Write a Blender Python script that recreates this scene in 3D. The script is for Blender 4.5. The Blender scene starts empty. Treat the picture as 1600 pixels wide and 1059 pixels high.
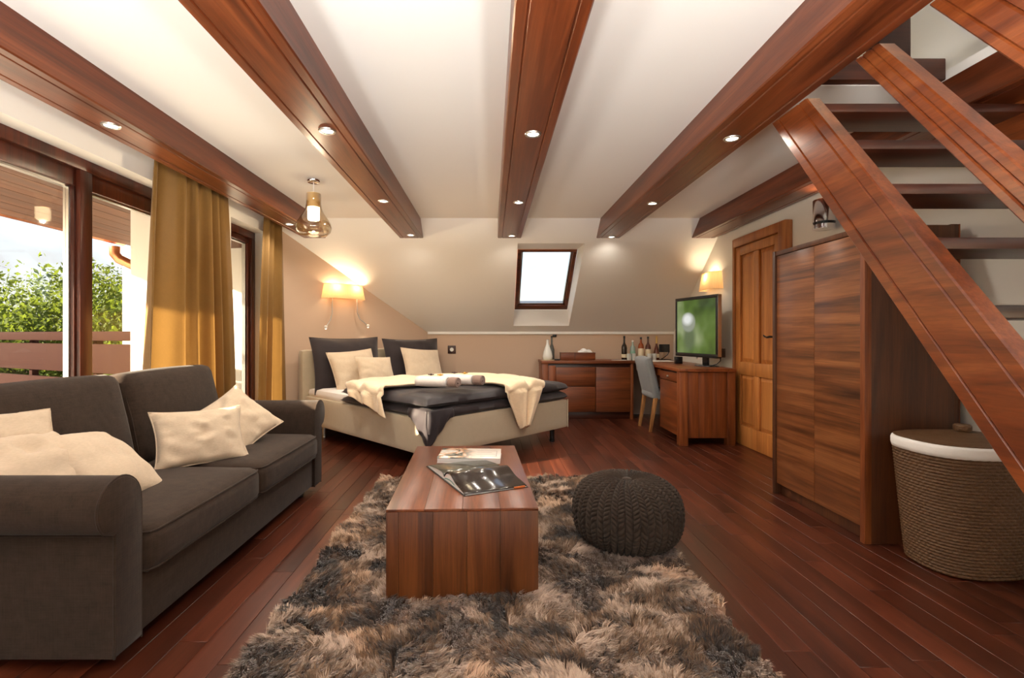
import bpy, bmesh, math, random
import numpy as np
from mathutils import Vector, Matrix

random.seed(7)
RNG = np.random.default_rng(11)
S = bpy.context.scene
C = S.collection
PI = math.pi

# ------------------------------------------------------------------ camera
H = 1.08                 # eye height, metres
F = 770.0                # focal length in pixels of the 1600 px wide frame
VPX, VPY = 767.0, 523.5  # vanishing point of the room's long axis
cam_d = bpy.data.cameras.new('camera')
cam = bpy.data.objects.new('camera', cam_d)
C.objects.link(cam)
cam.location = (0, 0, H)
cam.rotation_euler = (PI / 2, 0, 0)
cam_d.sensor_width = 36.0
cam_d.lens = 36.0 * F / 1600.0
cam_d.shift_x = (800 - VPX) / 1600.0
cam_d.shift_y = -(529.5 - VPY) / 1600.0
cam_d.clip_start = 0.02
cam_d.clip_end = 300
S.camera = cam

# ------------------------------------------------------------------ view, world, sun
S.view_settings.view_transform = 'Standard'
S.view_settings.look = 'None'
S.view_settings.gamma = 1.0
S.view_settings.use_curve_mapping = False
S.view_settings.exposure = 0.0
S.cycles.use_denoising = True
S.cycles.max_bounces = 10
S.cycles.diffuse_bounces = 7
S.cycles.transparent_max_bounces = 12
S.cycles.caustics_reflective = False
S.cycles.caustics_refractive = False
S.cycles.sample_clamp_indirect = 6.0

SUN_AZ = math.radians(28)      # heading of the light, from +X towards +Y
SUN_EL = math.radians(21.2)
SKY_STRENGTH = 0.54
world = bpy.data.worlds.new('world')
S.world = world
world.use_nodes = True
wt = world.node_tree
wt.nodes.clear()
w_out = wt.nodes.new('ShaderNodeOutputWorld')
w_bg = wt.nodes.new('ShaderNodeBackground')
w_sky = wt.nodes.new('ShaderNodeTexSky')
w_sky.sky_type = 'NISHITA'
w_sky.sun_disc = False
w_sky.sun_elevation = SUN_EL
w_sky.sun_rotation = math.atan2(-math.cos(SUN_AZ), -math.sin(SUN_AZ))
w_sky.air_density = 1.0
w_sky.dust_density = 2.5
w_sky.ozone_density = 1.0
w_tc = wt.nodes.new('ShaderNodeTexCoord')
w_map = wt.nodes.new('ShaderNodeMapping')
w_map.inputs['Scale'].default_value = (2.2, 2.2, 4.5)
w_map.inputs['Location'].default_value = (0.35, 0.0, 0.15)
w_noise = wt.nodes.new('ShaderNodeTexNoise')
w_noise.inputs['Scale'].default_value = 1.6
w_noise.inputs['Detail'].default_value = 6
w_ramp = wt.nodes.new('ShaderNodeValToRGB')
w_ramp.color_ramp.elements[0].position = 0.45
w_ramp.color_ramp.elements[1].position = 0.62
w_mix = wt.nodes.new('ShaderNodeMix')
w_mix.data_type = 'RGBA'
w_mix.inputs[7].default_value = (1.80, 1.80, 1.82, 1)
w_ramp.color_ramp.elements[0].color = (0.30, 0.30, 0.30, 1)
wt.links.new(w_tc.outputs['Generated'], w_map.inputs['Vector'])
wt.links.new(w_map.outputs['Vector'], w_noise.inputs['Vector'])
wt.links.new(w_noise.outputs['Fac'], w_ramp.inputs['Fac'])
wt.links.new(w_ramp.outputs['Color'], w_mix.inputs[0])
wt.links.new(w_sky.outputs['Color'], w_mix.inputs[6])
wt.links.new(w_mix.outputs[2], w_bg.inputs['Color'])
w_bg.inputs['Strength'].default_value = SKY_STRENGTH
wt.links.new(w_bg.outputs['Background'], w_out.inputs['Surface'])

sun_d = bpy.data.lights.new('sun', 'SUN')
sun_d.energy = 42.0
FILL_POWER = 210.0           # unseen fill lamps added behind the viewpoint to brighten the ceiling
sun_d.color = (1.0, 0.82, 0.58)
sun_d.angle = math.radians(1.2)
sun = bpy.data.objects.new('sun', sun_d)
C.objects.link(sun)
sun_dir = Vector((math.cos(SUN_AZ) * math.cos(SUN_EL), math.sin(SUN_AZ) * math.cos(SUN_EL), -math.sin(SUN_EL)))
sun.rotation_euler = sun_dir.to_track_quat('-Z', 'Y').to_euler()
sun.location = (-8, -2, 6)


def lamp(kind, loc, power, color, size=0.05, target=None, spot=1.6, blend=0.6):
    d = bpy.data.lights.new('lamp_light', kind)
    d.energy = power
    d.color = color
    d.shadow_soft_size = size
    if kind == 'SPOT':
        d.spot_size = spot
        d.spot_blend = blend
    o = bpy.data.objects.new('lamp_light', d)
    C.objects.link(o)
    o.location = loc
    if target is not None:
        o.rotation_euler = (Vector(target) - Vector(loc)).to_track_quat('-Z', 'Y').to_euler()
    return o


# ------------------------------------------------------------------ material helpers
def lin(r, g, b):
    def f(c):
        c /= 255.0
        return c / 12.92 if c <= 0.04045 else ((c + 0.055) / 1.055) ** 2.4
    return (f(r), f(g), f(b), 1.0)


def new_mat(name):
    m = bpy.data.materials.new(name)
    m.use_nodes = True
    nt = m.node_tree
    b = nt.nodes['Principled BSDF']
    return m, nt, b


def N(nt, kind, **kw):
    n = nt.nodes.new(kind)
    for k, v in kw.items():
        if k in n.inputs:
            n.inputs[k].default_value = v
        else:
            setattr(n, k, v)
    return n


def plain(name, col, rough=0.5, metal=0.0, spec=0.5, bump=0.0, bscale=60.0, vary=0.0, coat=0.0):
    m, nt, b = new_mat(name)
    b.inputs['Base Color'].default_value = col
    b.inputs['Roughness'].default_value = rough
    b.inputs['Metallic'].default_value = metal
    b.inputs['Specular IOR Level'].default_value = spec
    b.inputs['Coat Weight'].default_value = coat
    if bump or vary:
        tc = N(nt, 'ShaderNodeTexCoord')
        no = N(nt, 'ShaderNodeTexNoise', Scale=bscale, Detail=4.0)
        nt.links.new(tc.outputs['Object'], no.inputs['Vector'])
        if bump:
            bp = N(nt, 'ShaderNodeBump', Strength=bump, Distance=0.01)
            nt.links.new(no.outputs['Fac'], bp.inputs['Height'])
            nt.links.new(bp.outputs['Normal'], b.inputs['Normal'])
        if vary:
            mx = N(nt, 'ShaderNodeMix', data_type='RGBA')
            mx.inputs[6].default_value = tuple(c * (1 - vary) for c in col[:3]) + (1,)
            mx.inputs[7].default_value = tuple(min(1, c * (1 + vary)) for c in col[:3]) + (1,)
            nt.links.new(no.outputs['Fac'], mx.inputs[0])
            nt.links.new(mx.outputs[2], b.inputs['Base Color'])
    return m


def wood(name, dark, mid, light, axis='y', across=9.0, along=0.7, rough=0.35, pore=0.35, vary=0.25, coat=0.0, island=False, bump=0.12, knots=False):
    """stained timber: stretched noise for the figure, fine pores, a random shift for each object"""
    m, nt, b = new_mat(name)
    tc = N(nt, 'ShaderNodeTexCoord')
    oi = N(nt, 'ShaderNodeObjectInfo')
    rnd = oi.outputs['Random']
    if island:
        ge = N(nt, 'ShaderNodeNewGeometry')
        ad = N(nt, 'ShaderNodeMath', operation='ADD')
        fr = N(nt, 'ShaderNodeMath', operation='FRACT')
        nt.links.new(rnd, ad.inputs[0])
        nt.links.new(ge.outputs['Random Per Island'], ad.inputs[1])
        nt.links.new(ad.outputs[0], fr.inputs[0])
        rnd = fr.outputs[0]
    mul = N(nt, 'ShaderNodeMath', operation='MULTIPLY')
    mul.inputs[1].default_value = 37.0
    nt.links.new(rnd, mul.inputs[0])
    add = N(nt, 'ShaderNodeVectorMath', operation='ADD')
    nt.links.new(tc.outputs['Object'], add.inputs[0])
    nt.links.new(mul.outputs[0], add.inputs[1])
    sc = {'x': (along, across, across), 'y': (across, along, across), 'z': (across, across, along)}[axis]
    mp = N(nt, 'ShaderNodeMapping')
    mp.inputs['Scale'].default_value = sc
    nt.links.new(add.outputs[0], mp.inputs['Vector'])
    n1 = N(nt, 'ShaderNodeTexNoise', Scale=1.0, Detail=5.0, Roughness=0.6, Distortion=1.4 if knots else 0.7)
    nt.links.new(mp.outputs[0], n1.inputs['Vector'])
    rp = N(nt, 'ShaderNodeValToRGB')
    e = rp.color_ramp.elements
    e[0].position, e[0].color = 0.30, dark
    e[1].position, e[1].color = 0.72, light
    k = e.new(0.5)
    k.color = mid
    nt.links.new(n1.outputs['Fac'], rp.inputs['Fac'])
    mp2 = N(nt, 'ShaderNodeMapping')
    mp2.inputs['Scale'].default_value = tuple(s * (14 if s == across else 5) for s in sc)
    nt.links.new(add.outputs[0], mp2.inputs['Vector'])
    n2 = N(nt, 'ShaderNodeTexNoise', Scale=1.0, Detail=3.0, Roughness=0.7)
    nt.links.new(mp2.outputs[0], n2.inputs['Vector'])
    r2 = N(nt, 'ShaderNodeMapRange')
    r2.inputs['From Min'].default_value = 0.3
    r2.inputs['From Max'].default_value = 0.62
    r2.inputs['To Min'].default_value = 1.0 - pore
    r2.inputs['To Max'].default_value = 1.0
    nt.links.new(n2.outputs['Fac'], r2.inputs['Value'])
    r3 = N(nt, 'ShaderNodeMapRange')
    r3.inputs['To Min'].default_value = 1.0 - vary
    r3.inputs['To Max'].default_value = 1.0 + vary
    nt.links.new(rnd, r3.inputs['Value'])
    pm = N(nt, 'ShaderNodeMath', operation='MULTIPLY')
    nt.links.new(r2.outputs[0], pm.inputs[0])
    nt.links.new(r3.outputs[0], pm.inputs[1])
    vm = N(nt, 'ShaderNodeVectorMath', operation='SCALE')
    nt.links.new(rp.outputs['Color'], vm.inputs[0])
    nt.links.new(pm.outputs[0], vm.inputs['Scale'])
    nt.links.new(vm.outputs[0], b.inputs['Base Color'])
    b.inputs['Roughness'].default_value = rough
    b.inputs['Coat Weight'].default_value = coat
    b.inputs['Coat Roughness'].default_value = 0.15
    if bump:
        bp = N(nt, 'ShaderNodeBump', Strength=bump, Distance=0.004)
        nt.links.new(n2.outputs['Fac'], bp.inputs['Height'])
        nt.links.new(bp.outputs['Normal'], b.inputs['Normal'])
    return m


def fabric(name, col, rough=0.95, weave=900.0, vary=0.25, sheen=0.3, bump=0.25, mottle=9.0, translucent=0.0, thread=0.0):
    m, nt, b = new_mat(name)
    tc = N(nt, 'ShaderNodeTexCoord')
    no = N(nt, 'ShaderNodeTexNoise', Scale=mottle, Detail=5.0, Roughness=0.65)
    nt.links.new(tc.outputs['Object'], no.inputs['Vector'])
    mp = N(nt, 'ShaderNodeMapping')
    mp.inputs['Scale'].default_value = (weave * 0.25, weave * 0.25, weave)
    nt.links.new(tc.outputs['Object'], mp.inputs['Vector'])
    nw = N(nt, 'ShaderNodeTexNoise', Scale=1.0, Detail=2.0)
    nt.links.new(mp.outputs[0], nw.inputs['Vector'])
    ad = N(nt, 'ShaderNodeMath', operation='ADD')
    nt.links.new(no.outputs['Fac'], ad.inputs[0])
    nt.links.new(nw.outputs['Fac'], ad.inputs[1])
    if thread:
        # slubby linen: long threads both ways
        mp.inputs['Scale'].default_value = (weave * 0.05, weave * 0.05, weave)
        mp3 = N(nt, 'ShaderNodeMapping')
        mp3.inputs['Scale'].default_value = (weave, weave, weave * 0.05)
        nt.links.new(tc.outputs['Object'], mp3.inputs['Vector'])
        nw3 = N(nt, 'ShaderNodeTexNoise', Scale=1.0, Detail=2.0)
        nt.links.new(mp3.outputs[0], nw3.inputs['Vector'])
        av = N(nt, 'ShaderNodeMath', operation='MULTIPLY_ADD')
        av.inputs[1].default_value = 0.5
        nt.links.new(nw3.outputs['Fac'], av.inputs[0])
        hv = N(nt, 'ShaderNodeMath', operation='MULTIPLY')
        hv.inputs[1].default_value = 0.5
        nt.links.new(nw.outputs['Fac'], hv.inputs[0])
        nt.links.new(hv.outputs[0], av.inputs[2])
        nt.links.new(av.outputs[0], ad.inputs[1])
    r = N(nt, 'ShaderNodeMapRange')
    r.inputs['From Min'].default_value = 0.7
    r.inputs['From Max'].default_value = 1.3
    nt.links.new(ad.outputs[0], r.inputs['Value'])
    mx = N(nt, 'ShaderNodeMix', data_type='RGBA')
    mx.inputs[6].default_value = tuple(c * (1 - vary) for c in col[:3]) + (1,)
    mx.inputs[7].default_value = tuple(min(1, c * (1 + vary)) for c in col[:3]) + (1,)
    nt.links.new(r.outputs[0], mx.inputs[0])
    nt.links.new(mx.outputs[2], b.inputs['Base Color'])
    b.inputs['Roughness'].default_value = rough
    b.inputs['Sheen Weight'].default_value = sheen
    b.inputs['Specular IOR Level'].default_value = 0.2
    bp = N(nt, 'ShaderNodeBump', Strength=bump, Distance=0.003)
    nt.links.new(ad.outputs[0], bp.inputs['Height'])
    nt.links.new(bp.outputs['Normal'], b.inputs['Normal'])
    if translucent:
        out = nt.nodes['Material Output']
        tr = N(nt, 'ShaderNodeBsdfTranslucent')
        nt.links.new(mx.outputs[2], tr.inputs['Color'])
        ms = N(nt, 'ShaderNodeMixShader')
        ms.inputs[0].default_value = translucent
        nt.links.new(b.outputs[0], ms.inputs[1])
        nt.links.new(tr.outputs[0], ms.inputs[2])
        nt.links.new(ms.outputs[0], out.inputs['Surface'])
    return m


def emit(name, col, strength):
    m, nt, b = new_mat(name)
    b.inputs['Base Color'].default_value = col
    b.inputs['Emission Color'].default_value = col
    b.inputs['Emission Strength'].default_value = strength
    return m


def pane_glass(name, tint=(0.97, 0.98, 0.98, 1), refl=1.40, edge=0.25, power=4.0):
    m, nt, b = new_mat(name)
    out = nt.nodes['Material Output']
    tr = N(nt, 'ShaderNodeBsdfTransparent')
    tr.inputs['Color'].default_value = tint
    gl = N(nt, 'ShaderNodeBsdfGlossy')
    gl.inputs['Roughness'].default_value = 0.02
    lw = N(nt, 'ShaderNodeLayerWeight')
    lw.inputs['Blend'].default_value = 0.5
    pw = N(nt, 'ShaderNodeMath', operation='POWER')
    pw.inputs[1].default_value = power
    nt.links.new(lw.outputs['Facing'], pw.inputs[0])
    fr = N(nt, 'ShaderNodeMath', operation='MULTIPLY_ADD')
    fr.inputs[1].default_value = edge
    fr.inputs[2].default_value = ((refl - 1) / (refl + 1)) ** 2
    nt.links.new(pw.outputs[0], fr.inputs[0])
    ms = N(nt, 'ShaderNodeMixShader')
    nt.links.new(fr.outputs[0], ms.inputs[0])
    nt.links.new(tr.outputs[0], ms.inputs[1])
    nt.links.new(gl.outputs[0], ms.inputs[2])
    nt.links.new(ms.outputs[0], out.inputs['Surface'])
    return m


M = {}
M['white'] = plain('white_plaster', (0.86, 0.84, 0.80, 1), 0.9, bump=0.03, bscale=120)
M['wall_white'] = plain('light_wall_paint', (0.80, 0.77, 0.71, 1), 0.9, bump=0.03, bscale=120)
M['taupe'] = plain('taupe_wall_paint', lin(196, 170, 148), 0.9, bump=0.03, bscale=120)
M['exterior'] = plain('exterior_render', (0.74, 0.71, 0.66, 1), 0.9, bump=0.1, bscale=80)
M['beam'] = wood('beam_pine', lin(72, 31, 14), lin(108, 51, 24), lin(138, 74, 40), 'y', across=7, along=0.45, rough=0.30, pore=0.3, vary=0.06, knots=True)
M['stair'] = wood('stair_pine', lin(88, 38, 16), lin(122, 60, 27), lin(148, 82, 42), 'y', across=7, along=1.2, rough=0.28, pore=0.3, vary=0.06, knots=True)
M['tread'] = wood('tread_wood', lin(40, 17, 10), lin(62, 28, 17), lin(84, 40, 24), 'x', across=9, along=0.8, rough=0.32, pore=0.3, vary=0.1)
M['floor'] = wood('floor_merbau', lin(52, 22, 13), lin(76, 35, 21), lin(100, 50, 32), 'y', across=12, along=1.0, rough=0.30, pore=0.2, vary=0.34, island=True, bump=0.05)
M['floor_base'] = plain('floor_base', lin(40, 18, 12), 0.8)
M['teak_y'] = wood('teak_along', lin(84, 40, 18), lin(124, 64, 30), lin(152, 86, 44), 'y', across=11, along=0.8, rough=0.36, vary=0.1)
M['teak_z'] = wood('teak_upright', lin(88, 42, 18), lin(128, 66, 30), lin(156, 90, 46), 'z', across=13, along=0.8, rough=0.4, vary=0.12)
M['teak_x'] = wood('teak_cross', lin(84, 40, 18), lin(122, 62, 28), lin(150, 84, 42), 'x', across=11, along=0.8, rough=0.38, vary=0.1)
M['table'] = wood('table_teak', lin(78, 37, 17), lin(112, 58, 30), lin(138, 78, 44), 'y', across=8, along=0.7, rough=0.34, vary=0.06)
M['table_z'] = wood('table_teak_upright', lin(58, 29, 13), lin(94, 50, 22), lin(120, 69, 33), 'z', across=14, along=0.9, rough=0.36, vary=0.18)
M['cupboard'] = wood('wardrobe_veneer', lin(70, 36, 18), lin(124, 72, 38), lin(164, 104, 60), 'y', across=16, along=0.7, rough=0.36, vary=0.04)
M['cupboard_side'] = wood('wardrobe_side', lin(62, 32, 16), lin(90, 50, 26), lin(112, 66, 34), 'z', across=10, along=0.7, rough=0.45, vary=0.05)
M['door'] = wood('door_pine', lin(158, 94, 44), lin(190, 122, 62), lin(208, 144, 82), 'z', across=10, along=0.6, rough=0.4, vary=0.08)
M['door_frame'] = wood('door_frame_pine', lin(140, 78, 36), lin(172, 104, 52), lin(190, 124, 66), 'z', across=10, along=0.6, rough=0.4, vary=0.06)
M['win_frame'] = wood('window_frame_wood', lin(44, 18, 10), lin(72, 30, 16), lin(100, 46, 24), 'z', across=10, along=0.7, rough=0.35, vary=0.06)
M['sky_frame'] = wood('skylight_frame_wood', lin(72, 34, 18), lin(104, 54, 28), lin(128, 70, 36), 'x', across=12, along=0.8, rough=0.4, vary=0.06)
M['chair_leg'] = wood('chair_leg_oak', lin(140, 90, 46), lin(168, 114, 62), lin(186, 134, 80), 'z', across=20, along=2, rough=0.5, vary=0.05)
M['soffit'] = wood('soffit_board', lin(60, 32, 15), lin(82, 46, 23), lin(100, 60, 32), 'y', across=10, along=0.6, rough=0.7, vary=0.12)
M['rail_board'] = plain('balcony_board', lin(38, 20, 17), 0.85, spec=0.05, bump=0.1, bscale=20, vary=0.1)
M['glass'] = pane_glass('window_glass')
M['lamp_glass'] = pane_glass('amber_lamp_glass', (0.98, 0.93, 0.84, 1), 1.75, 0.7, 1.8)
M['sofa'] = fabric('sofa_linen', lin(51, 39, 31), weave=260, vary=0.34, mottle=26, sheen=0.08, thread=1.0)
M['cream'] = fabric('cream_cushion', lin(200, 181, 157), weave=300, vary=0.07, mottle=20, sheen=0.25)
M['curtain'] = fabric('gold_curtain', lin(124, 92, 46), weave=500, vary=0.10, mottle=4, sheen=0.15, translucent=0.30, rough=0.6, bump=0.1)
M['bed_cloth'] = fabric('bed_upholstery', lin(184, 170, 146), weave=900, vary=0.05, mottle=20, rough=0.7)
M['duvet'] = fabric('dark_satin', lin(50, 45, 48), weave=400, vary=0.1, mottle=6, rough=0.40, sheen=0.1, bump=0.08)
M['pillow_dark'] = fabric('dark_pillow', lin(44, 36, 38), weave=500, vary=0.08, mottle=8, rough=0.65, bump=0.08)
M['sheet'] = fabric('white_sheet', lin(228, 224, 222), weave=600, vary=0.03, mottle=8)
M['blanket'] = fabric('cream_fleece', lin(236, 212, 178), weave=120, vary=0.06, mottle=40, sheen=0.5, bump=0.6)
M['towel_w'] = fabric('white_towel', lin(232, 224, 220), weave=200, vary=0.04, mottle=30, bump=0.5)
M['towel_b'] = fabric('taupe_towel', lin(140, 116, 106), weave=200, vary=0.06, mottle=30, bump=0.5)
M['wool'] = fabric('brown_knit', lin(54, 43, 35), weave=300, vary=0.15, mottle=60, bump=0.3, sheen=0.08)
M['chair_fabric'] = fabric('grey_chair_fabric', lin(124, 126, 128), weave=700, vary=0.08, mottle=20)
M['liner'] = fabric('white_liner', lin(236, 234, 232), weave=400, vary=0.03, mottle=16)
M['black'] = plain('black_plastic', (0.012, 0.012, 0.013, 1), 0.25)
M['black_matt'] = plain('black_matt', (0.02, 0.018, 0.017, 1), 0.6)
M['chrome'] = plain('chrome', (0.8, 0.8, 0.82, 1), 0.12, metal=1.0)
M['steel'] = plain('brushed_steel', (0.55, 0.54, 0.52, 1), 0.3, metal=1.0)
M['brass'] = plain('aged_brass', lin(190, 160, 100), 0.25, metal=1.0)
M['iron'] = plain('dark_iron', lin(40, 34, 30), 0.3, metal=0.8)
M['copper'] = plain('copper', lin(196, 130, 92), 0.3, metal=0.9)
M['ceramic'] = plain('white_ceramic', lin(226, 226, 220), 0.2)
M['paper'] = plain('white_paper', lin(232, 230, 226), 0.8)
M['white_plastic'] = plain('white_plastic', lin(230, 226, 220), 0.4)
M['leaf'] = plain('leaf_green', lin(62, 76, 30), 0.7, spec=0.1, vary=0.45, bscale=0.6)
M['leaf2'] = plain('leaf_green_light', lin(92, 104, 42), 0.7, spec=0.1, vary=0.4, bscale=0.6)
M['bark'] = plain('bark', lin(74, 58, 44), 0.9, bump=0.4, bscale=20)
M['grass'] = plain('meadow', lin(52, 62, 26), 0.9, spec=0.1, vary=0.3, bscale=0.4)
M['wicker'] = plain('brown_wicker', lin(92, 64, 38), 0.5, bump=0.5, bscale=160, vary=0.5)
M['socket'] = plain('brown_socket', lin(52, 24, 16), 0.4)
M['trim_white'] = plain('white_trim_paint', (0.86, 0.84, 0.80, 1), 0.5)
for k, sss in (('leaf', 0), ('leaf2', 0)):
    nt = M[k].node_tree
    b = nt.nodes['Principled BSDF']
    tr = N(nt, 'ShaderNodeBsdfTranslucent')
    tr.inputs['Color'].default_value = lin(112, 128, 42)
    ms = N(nt, 'ShaderNodeMixShader')
    ms.inputs[0].default_value = 0.35
    nt.links.new(b.outputs[0], ms.inputs[1])
    nt.links.new(tr.outputs[0], ms.inputs[2])
    nt.links.new(ms.outputs[0], nt.nodes['Material Output'].inputs['Surface'])


def shade_mat(name, col, strength):
    """lit lampshade: fabric that lets the bulb's light through and glows"""
    m, nt, b = new_mat(name)
    out = nt.nodes['Material Output']
    tr = N(nt, 'ShaderNodeBsdfTranslucent')
    tr.inputs['Color'].default_value = col
    b.inputs['Base Color'].default_value = col
    b.inputs['Roughness'].default_value = 0.9
    ms = N(nt, 'ShaderNodeMixShader')
    ms.inputs[0].default_value = 0.30
    nt.links.new(b.outputs[0], ms.inputs[1])
    nt.links.new(tr.outputs[0], ms.inputs[2])
    nt.links.new(ms.outputs[0], out.inputs['Surface'])
    b.inputs['Emission Color'].default_value = (1.0, 0.72, 0.42, 1)
    b.inputs['Emission Strength'].default_value = strength
    return m


M['shade'] = shade_mat('lampshade_cloth', lin(236, 196, 140), 0.12)


# ------------------------------------------------------------------ object helpers
def chain(o):
    m = o.matrix_basis.copy()
    p = o.parent
    while p is not None:
        m = p.matrix_basis @ m
        p = p.parent
    return m


def tag(o, label=None, cat=None, group=None, kind=None):
    if label:
        o['label'] = label
    if cat:
        o['category'] = cat
    if group:
        o['group'] = group
    if kind:
        o['kind'] = kind
    return o


def thing(name, label, cat, loc=(0, 0, 0), rotz=0.0, group=None):
    o = bpy.data.objects.new(name, None)
    o.empty_display_size = 0.1
    C.objects.link(o)
    o.location = loc
    o.rotation_euler = (0, 0, rotz)
    return tag(o, label, cat, group)


class G:
    """collects faces in world space"""

    def __init__(self):
        self.v = []
        self.f = []

    def add(self, vs, fs, mat=None):
        n = len(self.v)
        if mat is not None:
            vs = [mat @ Vector(p) for p in vs]
        self.v.extend([tuple(p) for p in vs])
        self.f.extend([tuple(i + n for i in f) for f in fs])
        return self

    def box(self, x0, x1, y0, y1, z0, z1, mat=None):
        vs = [(x0, y0, z0), (x1, y0, z0), (x1, y1, z0), (x0, y1, z0), (x0, y0, z1), (x1, y0, z1), (x1, y1, z1), (x0, y1, z1)]
        fs = [(0, 3, 2, 1), (4, 5, 6, 7), (0, 1, 5, 4), (1, 2, 6, 5), (2, 3, 7, 6), (3, 0, 4, 7)]
        return self.add(vs, fs, mat)

    def lathe(self, prof, center=(0, 0, 0), seg=32, mat=None, cap=True):
        n = len(prof)
        vs = []
        for i in range(seg):
            a = 2 * PI * i / seg
            for r, z in prof:
                vs.append((center[0] + r * math.cos(a), center[1] + r * math.sin(a), center[2] + z))
        fs = []
        for i in range(seg):
            j = (i + 1) % seg
            for k in range(n - 1):
                fs.append((i * n + k, j * n + k, j * n + k + 1, i * n + k + 1))
        if cap:
            if prof[0][0] > 1e-5:
                fs.append(tuple(i * n for i in reversed(range(seg))))
            if prof[-1][0] > 1e-5:
                fs.append(tuple(i * n + n - 1 for i in range(seg)))
        return self.add(vs, fs, mat)

    def tube(self, pts, r, seg=10, closed=False):
        pts = [Vector(p) for p in pts]
        n = len(pts)
        rs = r if isinstance(r, (list, tuple)) else [r] * n
        up = Vector((0, 0, 1))
        vs = []
        prev = None
        for i, p in enumerate(pts):
            if closed:
                t = (pts[(i + 1) % n] - pts[i - 1]).normalized()
            else:
                t = (pts[min(i + 1, n - 1)] - pts[max(i - 1, 0)]).normalized()
            if prev is None:
                a = up if abs(t.dot(up)) < 0.9 else Vector((1, 0, 0))
                nx = t.cross(a).normalized()
            else:
                nx = (prev - t * prev.dot(t)).normalized()
            prev = nx
            ny = t.cross(nx)
            for k in range(seg):
                an = 2 * PI * k / seg
                vs.append(p + (nx * math.cos(an) + ny * math.sin(an)) * rs[i])
        fs = []
        for i in range(n if closed else n - 1):
            j = (i + 1) % n
            for k in range(seg):
                l = (k + 1) % seg
                fs.append((i * seg + k, i * seg + l, j * seg + l, j * seg + k))
        if not closed:
            fs.append(tuple(reversed(range(seg))))
            fs.append(tuple((n - 1) * seg + k for k in range(seg)))
        return self.add(vs, fs)

    def prism(self, poly, axis, a, b):
        """extrude a 2D polygon along an axis: 'x' takes (y, z), 'y' takes (x, z), 'z' takes (x, y)"""
        def mk(p, t):
            return {'x': (t, p[0], p[1]), 'y': (p[0], t, p[1]), 'z': (p[0], p[1], t)}[axis]
        n = len(poly)
        vs = [mk(p, a) for p in poly] + [mk(p, b) for p in poly]
        fs = [tuple(reversed(range(n))), tuple(range(n, 2 * n))]
        for i in range(n):
            j = (i + 1) % n
            fs.append((i, j, n + j, n + i))
        return self.add(vs, fs)

    def grid(self, pts):
        """pts[i][j] -> quads"""
        n, m = len(pts), len(pts[0])
        vs = [p for row in pts for p in row]
        fs = []
        for i in range(n - 1):
            for j in range(m - 1):
                fs.append((i * m + j, (i + 1) * m + j, (i + 1) * m + j + 1, i * m + j + 1))
        return self.add(vs, fs)

    def obj(self, name, mat, parent=None, bevel=0.0, smooth=False, loc=None, seg=2, angle=40, fix=True, thick=0.0, subsurf=0):
        me = bpy.data.meshes.new(name)
        if parent is not None:
            inv = chain(parent).inverted()
            vs = [inv @ Vector(p) for p in self.v]
        elif loc is not None:
            o3 = Vector(loc)
            vs = [Vector(p) - o3 for p in self.v]
        else:
            vs = self.v
        me.from_pydata([tuple(p) for p in vs], [], self.f)
        bm = bmesh.new()
        bm.from_mesh(me)
        if fix:
            bmesh.ops.recalc_face_normals(bm, faces=bm.faces)
        if bevel:
            bmesh.ops.bevel(bm, geom=[e for e in bm.edges if len(e.link_faces) == 2 and e.calc_face_angle(0) > 0.4], offset=bevel, segments=seg, profile=0.5, affect='EDGES', clamp_overlap=True)
        bm.to_mesh(me)
        bm.free()
        me.materials.append(M[mat] if isinstance(mat, str) else mat)
        o = bpy.data.objects.new(name, me)
        C.objects.link(o)
        if parent is not None:
            o.parent = parent
        elif loc is not None:
            o.location = loc
        if smooth or bevel:
            me.polygons.foreach_set('use_smooth', [True] * len(me.polygons))
            me.set_sharp_from_angle(angle=math.radians(angle))
        if thick:
            md = o.modifiers.new('solid', 'SOLIDIFY')
            md.thickness = thick
            md.offset = 0
        if subsurf:
            md = o.modifiers.new('sub', 'SUBSURF')
            md.levels = subsurf
            md.render_levels = subsurf
        return o


def box(name, x0, x1, y0, y1, z0, z1, mat, parent=None, bevel=0.003, loc=None):
    return G().box(x0, x1, y0, y1, z0, z1).obj(name, mat, parent, bevel=bevel, loc=loc)


def struct(name, g, mat, bevel=0.0, label=None, cat=None, parent=None):
    o = g.obj(name, mat, parent, bevel=bevel)
    if parent is None:
        tag(o, label, cat, kind='structure')
    return o


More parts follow.
